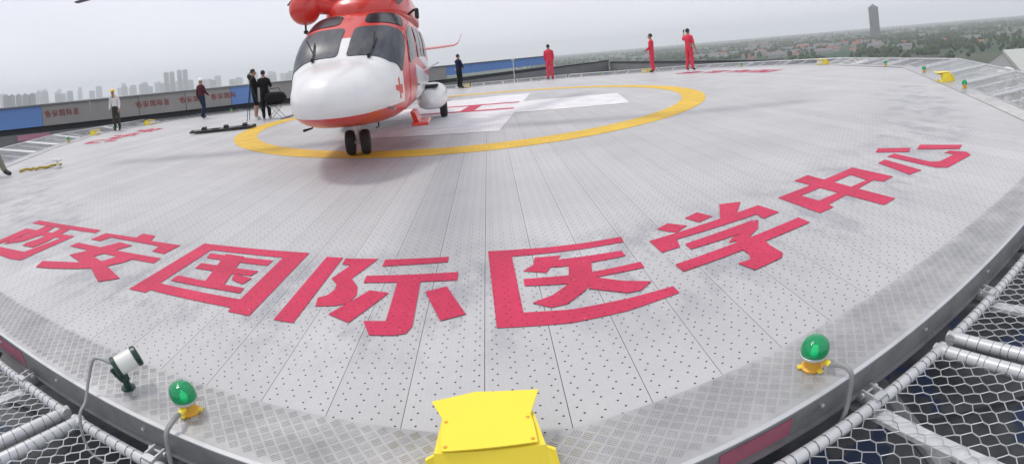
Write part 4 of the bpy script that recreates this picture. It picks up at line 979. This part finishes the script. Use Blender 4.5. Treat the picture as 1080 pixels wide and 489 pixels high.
# ------------------------------------------------------------------ people
SKIN = plain('skin', (.42, .25, .17), .55, 0, .08, 20)
HAIR = plain('black_hair', (.012, .011, .011), .5, 0, .3, 40)
def cloth(name, col): return plain(name, col, .85, 0, .18, 14, .2, 0, .3)
SHOE = plain('dark_shoe', (.02, .02, .022), .5)
def person(label, loc, face, H, top, bottom, pose=None, hat=None, shoes=None, group=None, short=False, arms_skin=False, legs_skin=False):
    """face: direction the person looks, degrees from +Y towards +X"""
    o = empty('person', tuple(loc), -R_(face)); tag(o, label, 'person', group); s = H / 1.75; o.scale = (s, s, s)
    J = dict(pelvis=(0, 0, .94), waist=(0, .005, 1.06), chest=(0, .01, 1.26), nb=(0, -.01, 1.42), neck=(0, .0, 1.50), jaw=(0, .035, 1.57), head=(0, .02, 1.64), crown=(0, .01, 1.70), nose=(0, .135, 1.605))
    for sx, k in ((-1, 'l'), (1, 'r')):
        J['sh' + k] = (sx * .175, -.01, 1.385); J['el' + k] = (sx * .265, -.03, 1.11); J['wr' + k] = (sx * .275, .05, .87)
        J['hp' + k] = (sx * .085, 0, .90); J['kn' + k] = (sx * .105, .025, .49); J['an' + k] = (sx * .11, -.03, .09); J['toe' + k] = (sx * .13, .13, .035); J['ear' + k] = (sx * .085, .01, 1.615)
    J.update(pose or {})
    V = []; Rd = []; ix = {}
    rad = dict(pelvis=(.175, .135), waist=(.165, .13), chest=(.19, .145), nb=(.12, .09), neck=(.052, .055), jaw=(.062, .075), head=(.074, .092), crown=(.05, .06), nose=(.012, .014))
    for k in 'lr': rad.update({'sh' + k: (.080, .080), 'el' + k: (.062, .062), 'wr' + k: (.040, .038), 'hp' + k: (.112, .112), 'kn' + k: (.085, .085), 'an' + k: (.066, .066), 'toe' + k: (.045, .038), 'ear' + k: (.012, .02)})
    for k, p in J.items(): ix[k] = len(V); V.append(Vector(p)); Rd.append(rad[k])
    E_ = []
    def e(a, b, mi): E_.append((ix[a] if isinstance(a, str) else a, ix[b] if isinstance(b, str) else b, mi))
    e('pelvis', 'waist', 1); e('waist', 'chest', 0); e('chest', 'nb', 0); e('nb', 'neck', 2); e('neck', 'jaw', 2); e('jaw', 'head', 2); e('head', 'crown', 2); e('jaw', 'nose', 2)
    for k in 'lr':
        e('nb', 'sh' + k, 0); e('sh' + k, 'el' + k, 2 if arms_skin else 0); e('el' + k, 'wr' + k, 2 if arms_skin or short else 0)
        e('pelvis', 'hp' + k, 1); e('hp' + k, 'kn' + k, 1); e('kn' + k, 'an' + k, 2 if legs_skin else 1); e('an' + k, 'toe' + k, 3); e('head', 'ear' + k, 2)
        w = Vector(J['wr' + k]); d = (w - Vector(J['el' + k])).normalized(); sd_ = Vector((0, 1, 0)) - d * d.y
        if sd_.length < .2: sd_ = Vector((0, 0, 1)) - d * d.z
        sd_.normalize()
        pm = len(V); V.append(w + d * .075); Rd.append((.020, .030)); E_.append((ix['wr' + k], pm, 2))
        nrm = d.cross(sd_) * (1 if k == 'l' else -1)
        for f, L in ((-.027, .062), (-.009, .078), (.009, .074), (.027, .058)):
            a = len(V); V.append(w + d * (.085 + L * .5) + sd_ * f * 1.1 + nrm * .006); Rd.append((.009, .009)); V.append(w + d * (.085 + L) + sd_ * f * 1.2 + nrm * .022); Rd.append((.008, .008))
            E_.append((pm, a, 2)); E_.append((a, a + 1, 2))
        a = len(V); V.append(w + d * .055 + sd_ * .045); Rd.append((.010, .010)); V.append(w + d * .095 + sd_ * .062 + nrm * .012); Rd.append((.009, .009)); E_.append((ix['wr' + k], a, 2)); E_.append((a, a + 1, 2))
    me = bpy.data.meshes.new('skel'); me.from_pydata([tuple(v) for v in V], [(a, b) for a, b, _ in E_], [])
    ob = bpy.data.objects.new('skel', me); COL.objects.link(ob)
    ob.modifiers.new('s', 'SKIN'); sv = me.skin_vertices[0].data if me.skin_vertices else None
    if sv is None:
        bpy.context.view_layer.objects.active = ob; bpy.ops.object.modifier_remove(modifier='s')
        bpy.context.view_layer.objects.active = ob; bpy.ops.object.modifier_add(type='SKIN'); sv = me.skin_vertices[0].data
    for i, r in enumerate(Rd): sv[i].radius = r; sv[i].use_root = (i == 0)
    sub = ob.modifiers.new('d', 'SUBSURF'); sub.levels = 1; sub.render_levels = 1
    dg = bpy.context.evaluated_depsgraph_get(); bm_ = bpy.data.meshes.new_from_object(ob.evaluated_get(dg)); bpy.data.objects.remove(ob)
    for m_ in (top, bottom, SKIN, shoes or SHOE): bm_.materials.append(m_)
    segs = [(V[a], V[b], mi) for a, b, mi in E_]
    for f in bm_.polygons:
        c = f.center; best = 1e9; bi = 0
        for a, b, mi in segs:
            ab = b - a; t = max(0, min(1, (c - a).dot(ab) / max(ab.length_squared, 1e-9))); dd = (c - a - ab * t).length
            if dd < best: best = dd; bi = mi
        f.material_index = bi; f.use_smooth = True
    bm_.name = 'body'; place('body', bm_, o)
    hd = Vector(J['head']); sk = Vector(J['nose']) - Vector(J['jaw']); up = (Vector(J['crown']) - Vector(J['jaw'])).normalized()
    for sx in (-1, 1):
        ey = MB(); ey.lathe([(.002, -.008), (.010, -.004), (.010, .004), (.002, .008)], 8, 'y'); q = hd + Vector((sx * .032, .088, -.005)); ey.v = [(x + q.x, y + q.y, z + q.z) for x, y, z in ey.v]; ey.build('eye', HAIR, o)
    h = MB(); n = 16; rows = []
    if hat is None:
        for i in range(8):
            t = i / 7 * 1.75; rows.append([hd + Vector((.088 * math.sin(t) * math.cos(2 * math.pi * j / n), -.012 + .106 * math.sin(t) * math.sin(2 * math.pi * j / n) * (1 if math.sin(2 * math.pi * j / n) < 0 or t < 1.0 else .8), .022 + .092 * math.cos(t) - (.045 if math.sin(2 * math.pi * j / n) < -.2 and t > 1.4 else 0))) for j in range(n)])
        h.grid(rows, close=True); h.build('hair', HAIR, o, 'all')
    else:
        for i in range(8):
            t = .05 + i / 7 * 1.5; rows.append([hd + Vector((.118 * math.sin(t) * math.cos(2 * math.pi * j / n), .132 * math.sin(t) * math.sin(2 * math.pi * j / n), .035 + .10 * math.cos(t))) for j in range(n)])
        rows.append([hd + Vector((.140 * math.cos(2 * math.pi * j / n), (.19 if math.sin(2 * math.pi * j / n) > 0 else .15) * math.sin(2 * math.pi * j / n), .025)) for j in range(n)])
        h.grid(rows, close=True); h.build('hard_hat', hat, o, 'all')
    return o
RED = cloth('red_flight_suit', (.70, .06, .10)); WHITE_S = cloth('white_shirt', (.70, .70, .70)); MAROON = cloth('maroon_shirt', (.085, .025, .035)); DARK = cloth('black_cloth', (.014, .015, .018))
NAVY = cloth('navy_cloth', (.012, .018, .045)); GREY_T = cloth('grey_trousers', (.055, .055, .05)); KHAKI = cloth('khaki_trousers', (.20, .20, .15)); GREYJ = cloth('grey_jacket', (.07, .085, .09)); BLUEJ = cloth('blue_trousers', (.02, .03, .06))
YHAT = plain('yellow_hard_hat', (.80, .55, .05), .35); WHAT = plain('white_hard_hat', (.80, .80, .80), .35)
walkL = dict(knl=(-.10, .16, .52), anl=(-.10, .10, .10), toel=(-.11, .26, .05), knr=(.10, .02, .50), anr=(.10, -.20, .13), toer=(.12, -.06, .03))
person('worker in yellow hard hat and white shirt walking on the left', (-13.60, .75, .006), 160, 1.60, WHITE_S, GREY_T, dict(pelvis=(0, -.03, .94), nb=(0, .06, 1.40), neck=(0, .11, 1.47), jaw=(0, .17, 1.52), head=(0, .17, 1.59), crown=(0, .17, 1.65), nose=(0, .275, 1.545), earl=(-.085, .16, 1.57), earr=(.085, .16, 1.57), shl=(-.175, .04, 1.36), shr=(.175, .04, 1.36), ell=(-.235, .03, 1.09), elr=(.235, .02, 1.09), wrl=(-.235, .16, .88), wrr=(.235, .14, .87)), YHAT)
person('worker in white hard hat and dark maroon shirt walking', (-11.5, 4.15, .006), 15, 1.68, MAROON, BLUEJ, dict(elr=(.245, .06, 1.12), wrr=(.235, .25, 1.0), **walkL), WHAT)
person('person in black with bare legs beside the camera tripod', (-7.86, 2.26, .006), 60, 1.82, DARK, DARK, dict(ell=(-.22, .08, 1.14), wrl=(-.12, .30, 1.22), elr=(.22, .08, 1.14), wrr=(.10, .32, 1.22)), legs_skin=True, shoes=plain('white_shoe', (.6, .6, .6), .6))
person('person in black leaning over the camera tripod', (-7.36, 2.10, .006), -20, 1.74, DARK, DARK, dict(ell=(-.24, .10, 1.16), wrl=(-.14, .30, 1.26), elr=(.25, .06, 1.15), wrr=(.18, .30, 1.20)))
person('person in dark blue standing alone right of the helicopter tail', (-.90, 11.75, .006), 50, 1.80, NAVY, DARK, dict(ell=(-.22, .06, 1.13), wrl=(-.10, .22, 1.02), elr=(.22, .06, 1.13), wrr=(.10, .22, 1.02)))
person('person in red flight suit, leftmost of three, facing away', (3.95, 12.2, .006), 10, 1.90, RED, RED, dict(ell=(-.215, .02, 1.12), wrl=(-.16, .13, .90), elr=(.215, .02, 1.12), wrr=(.16, .13, .90)))
person('person in red flight suit, middle of three, seen from the side', (8.85, 9.5, .006), -60, 1.95, RED, RED, dict(ell=(-.21, .05, 1.12), wrl=(-.12, .22, 1.02), elr=(.21, .05, 1.12), wrr=(.12, .22, 1.02)))
r3 = person('person in red flight suit holding up one arm to take a picture', (10.25, 7.95, .006), 55, 2.02, RED, RED, dict(ell=(-.34, .14, 1.28), wrl=(-.36, .26, 1.52), elr=(.26, -.03, 1.12), wrr=(.30, .03, .88), anl=(-.14, -.03, .09), toel=(-.17, .13, .035), anr=(.14, -.03, .09), toer=(.17, .13, .035)), short=True)
ph = MB(); ph.box((0, 0, 0), (.075, .012, .15), bev=.004); po = ph.build('phone', M['black'], None, loc=(0, 0, 0))
tag(po, 'small dark phone held up by the rightmost red suited person', 'phone')
s3 = 2.02 / 1.75; a3 = -R_(55); lx, ly, lz = -.365 * s3, .29 * s3, 1.66 * s3
po.location = (10.25 + lx * math.cos(a3) - ly * math.sin(a3), 7.95 + lx * math.sin(a3) + ly * math.cos(a3), lz); po.rotation_euler = (R_(-12), 0, a3)
person('person in khaki trousers stepping in at the left edge of the picture', (-9.58, -8.05, .006), 75, 1.80, GREYJ, KHAKI, dict(pelvis=(0, -.02, .92), knr=(.10, .27, .51), anr=(.10, .50, .09), toer=(.11, .68, .05), knl=(-.10, .0, .50), anl=(-.10, -.30, .12), toel=(-.11, -.14, .035), hpl=(-.085, -.01, .88), hpr=(.085, .04, .88)))

# ------------------------------------------------------------------ small gear lying on the deck
tp = empty('camera_tripod', (-7.72, 1.72, .006), R_(20)); tag(tp, 'black camera tripod between the two people in black', 'tripod')
for k in range(3):
    t = 2 * math.pi * k / 3; m = MB(); m.tube([(0, 0, 1.30), (.18 * math.cos(t), .18 * math.sin(t), .75), (.42 * math.cos(t), .42 * math.sin(t), .01)], [.022, .018, .012], 6); m.build('leg', M['black'], tp)
m = MB(); m.tube([(0, 0, 1.2), (0, 0, 1.42)], .03, 8); m.box((0, 0, 1.45), (.10, .12, .05)); m.build('head', M['black'], tp)
cm = MB(); cm.box((0, 0, 1.55), (.13, .26, .15), bev=.015); cm.lathe([(.045, 0), (.055, .02), (.055, .14), (.06, .16)], 14, 'y', (0, .13, 1.55)); cm.box((0, -.02, 1.655), (.03, .16, .04))
tag(cm.build('video_camera', M['black'], None, loc=(-7.72, 1.72, .006), rz=R_(200)), 'black video camera on the tripod between two people', 'camera')
def bag(loc, d, label, rz=0):
    e = empty('equipment_bag', loc, rz); tag(e, label, 'bag')
    m = MB(); x, y, z = d; rows = []
    for i in range(9):
        t = -1 + 2 * i / 8; k = (1 - abs(t) ** 4) ** .5 * .9 + .1
        rows.append([Vector((t * x / 2, y / 2 * k * math.copysign(abs(math.cos(a)) ** .6, math.cos(a)), z / 2 + z / 2 * k * math.copysign(abs(math.sin(a)) ** .6, math.sin(a)))) for a in [2 * math.pi * (j + .5) / 14 for j in range(14)]])
    m.grid(rows, close=True); m.f += [tuple(range(14)), tuple(8 * 14 + j for j in reversed(range(14)))]; m.m += [0, 0]; m.build('bag_body', DARK, e, True)
    m = MB(); m.tube([(-x * .25, 0, z * .98), (-x * .2, 0, z * 1.3), (x * .2, 0, z * 1.3), (x * .25, 0, z * .98)], .015, 6); m.build('handle', M['black'], e, True)
stand = empty('folding_stand', (-6.92, 2.05, .006)); tag(stand, 'low folding stand under the black bag by the helicopter', 'stand')
for sx in (-1, 1):
    for sy in (-1, 1):
        m = MB(); m.tube([(sx * -.22, sy * .18, .50), (sx * .28, sy * .18, .01)], .014, 6); m.build('leg', M['galv'], stand)
m = MB(); m.box((0, 0, .505), (.62, .40, .02)); m.build('top', M['black'], stand)
bag((-6.92, 2.05, .525), (.85, .42, .42), 'black soft bag on a folding stand by the helicopter nose', .2)
# folded dark poles lying on the deck
cb_ = empty('folded_stretcher', (-7.45, -.95, .006), R_(28)); tag(cb_, 'dark folded stretcher lying flat on the deck on the left', 'stretcher')
for y in (-.22, .22):
    m = MB(); m.tube([(-1.05, y, .06), (1.05, y, .06)], .03, 8); m.build('side_rail', M['black'], cb_)
m = MB(); rows = [[Vector((x, y, .075 + .02 * math.sin(7 * x + 3 * y) + .015 * math.cos(13 * x))) for y in (-.2, -.1, 0, .1, .2)] for x in [-.95 + .1 * i for i in range(20)]]; m.grid(rows); m.build('canvas', M['binding'], cb_, True)
for x in (-.6, .1, .7):
    m = MB(); m.box((x, .02, .12), (.16, .30, .09), bev=.02); m.build('strap', M['black'], cb_)
# yellow rope and small stand at the left edge
yr = MB(); P = [Vector((-9.15 + .55 * t, -7.55 + .85 * t + .08 * math.sin(9 * t), .03 + .02 * math.sin(14 * t) ** 2)) for t in [i / 30 for i in range(31)]]; yr.tube(P, .028, 6)
tag(yr.build('yellow_rope', plain('yellow_rope_fibre', (.42, .33, .06), .9, 0, .3, 30), None, True), 'short yellow rope lying by the left deck edge', 'rope')
yk_ = empty('rope_cleat', (-8.52, -6.85, .006)); tag(yk_, 'small pale cleat at the end of the yellow rope', 'cleat')
m = MB(); m.lathe([(.09, 0), (.09, .015), (.035, .03), (.03, .14), (.06, .15), (.05, .18), (.01, .19)], 12); m.build('post', M['lamp_white'], yk_, True)
m = MB(); m.tube([(-.16, 0, .16), (-.08, 0, .15), (.08, 0, .15), (.16, 0, .16)], .022, 8); m.build('horn', M['lamp_white'], yk_, True)
# wind sensor masts at the far edge
for x, y, lab, hh in ((-1.1, 13.0, 'thin pale pole on the far edge behind the person in dark blue', 1.0), (2.05, 13.05, 'thin pale pole on the far edge left of the leftmost red suited person', 1.25)):
    e = empty('edge_pole', (x, y, .01)); tag(e, lab, 'pole')
    m = MB(); m.lathe([(.06, 0), (.06, .012), (.02, .02), (.018, hh)], 10); m.build('mast', M['lamp_white'], e)
    m = MB(); m.tube([(-.12, 0, hh - .02), (.12, 0, hh - .02)], .014, 6); m.lathe([(.03, hh), (.045, hh + .03), (.01, hh + .07)], 10); m.build('sensor_head', M['lamp_white'], e)
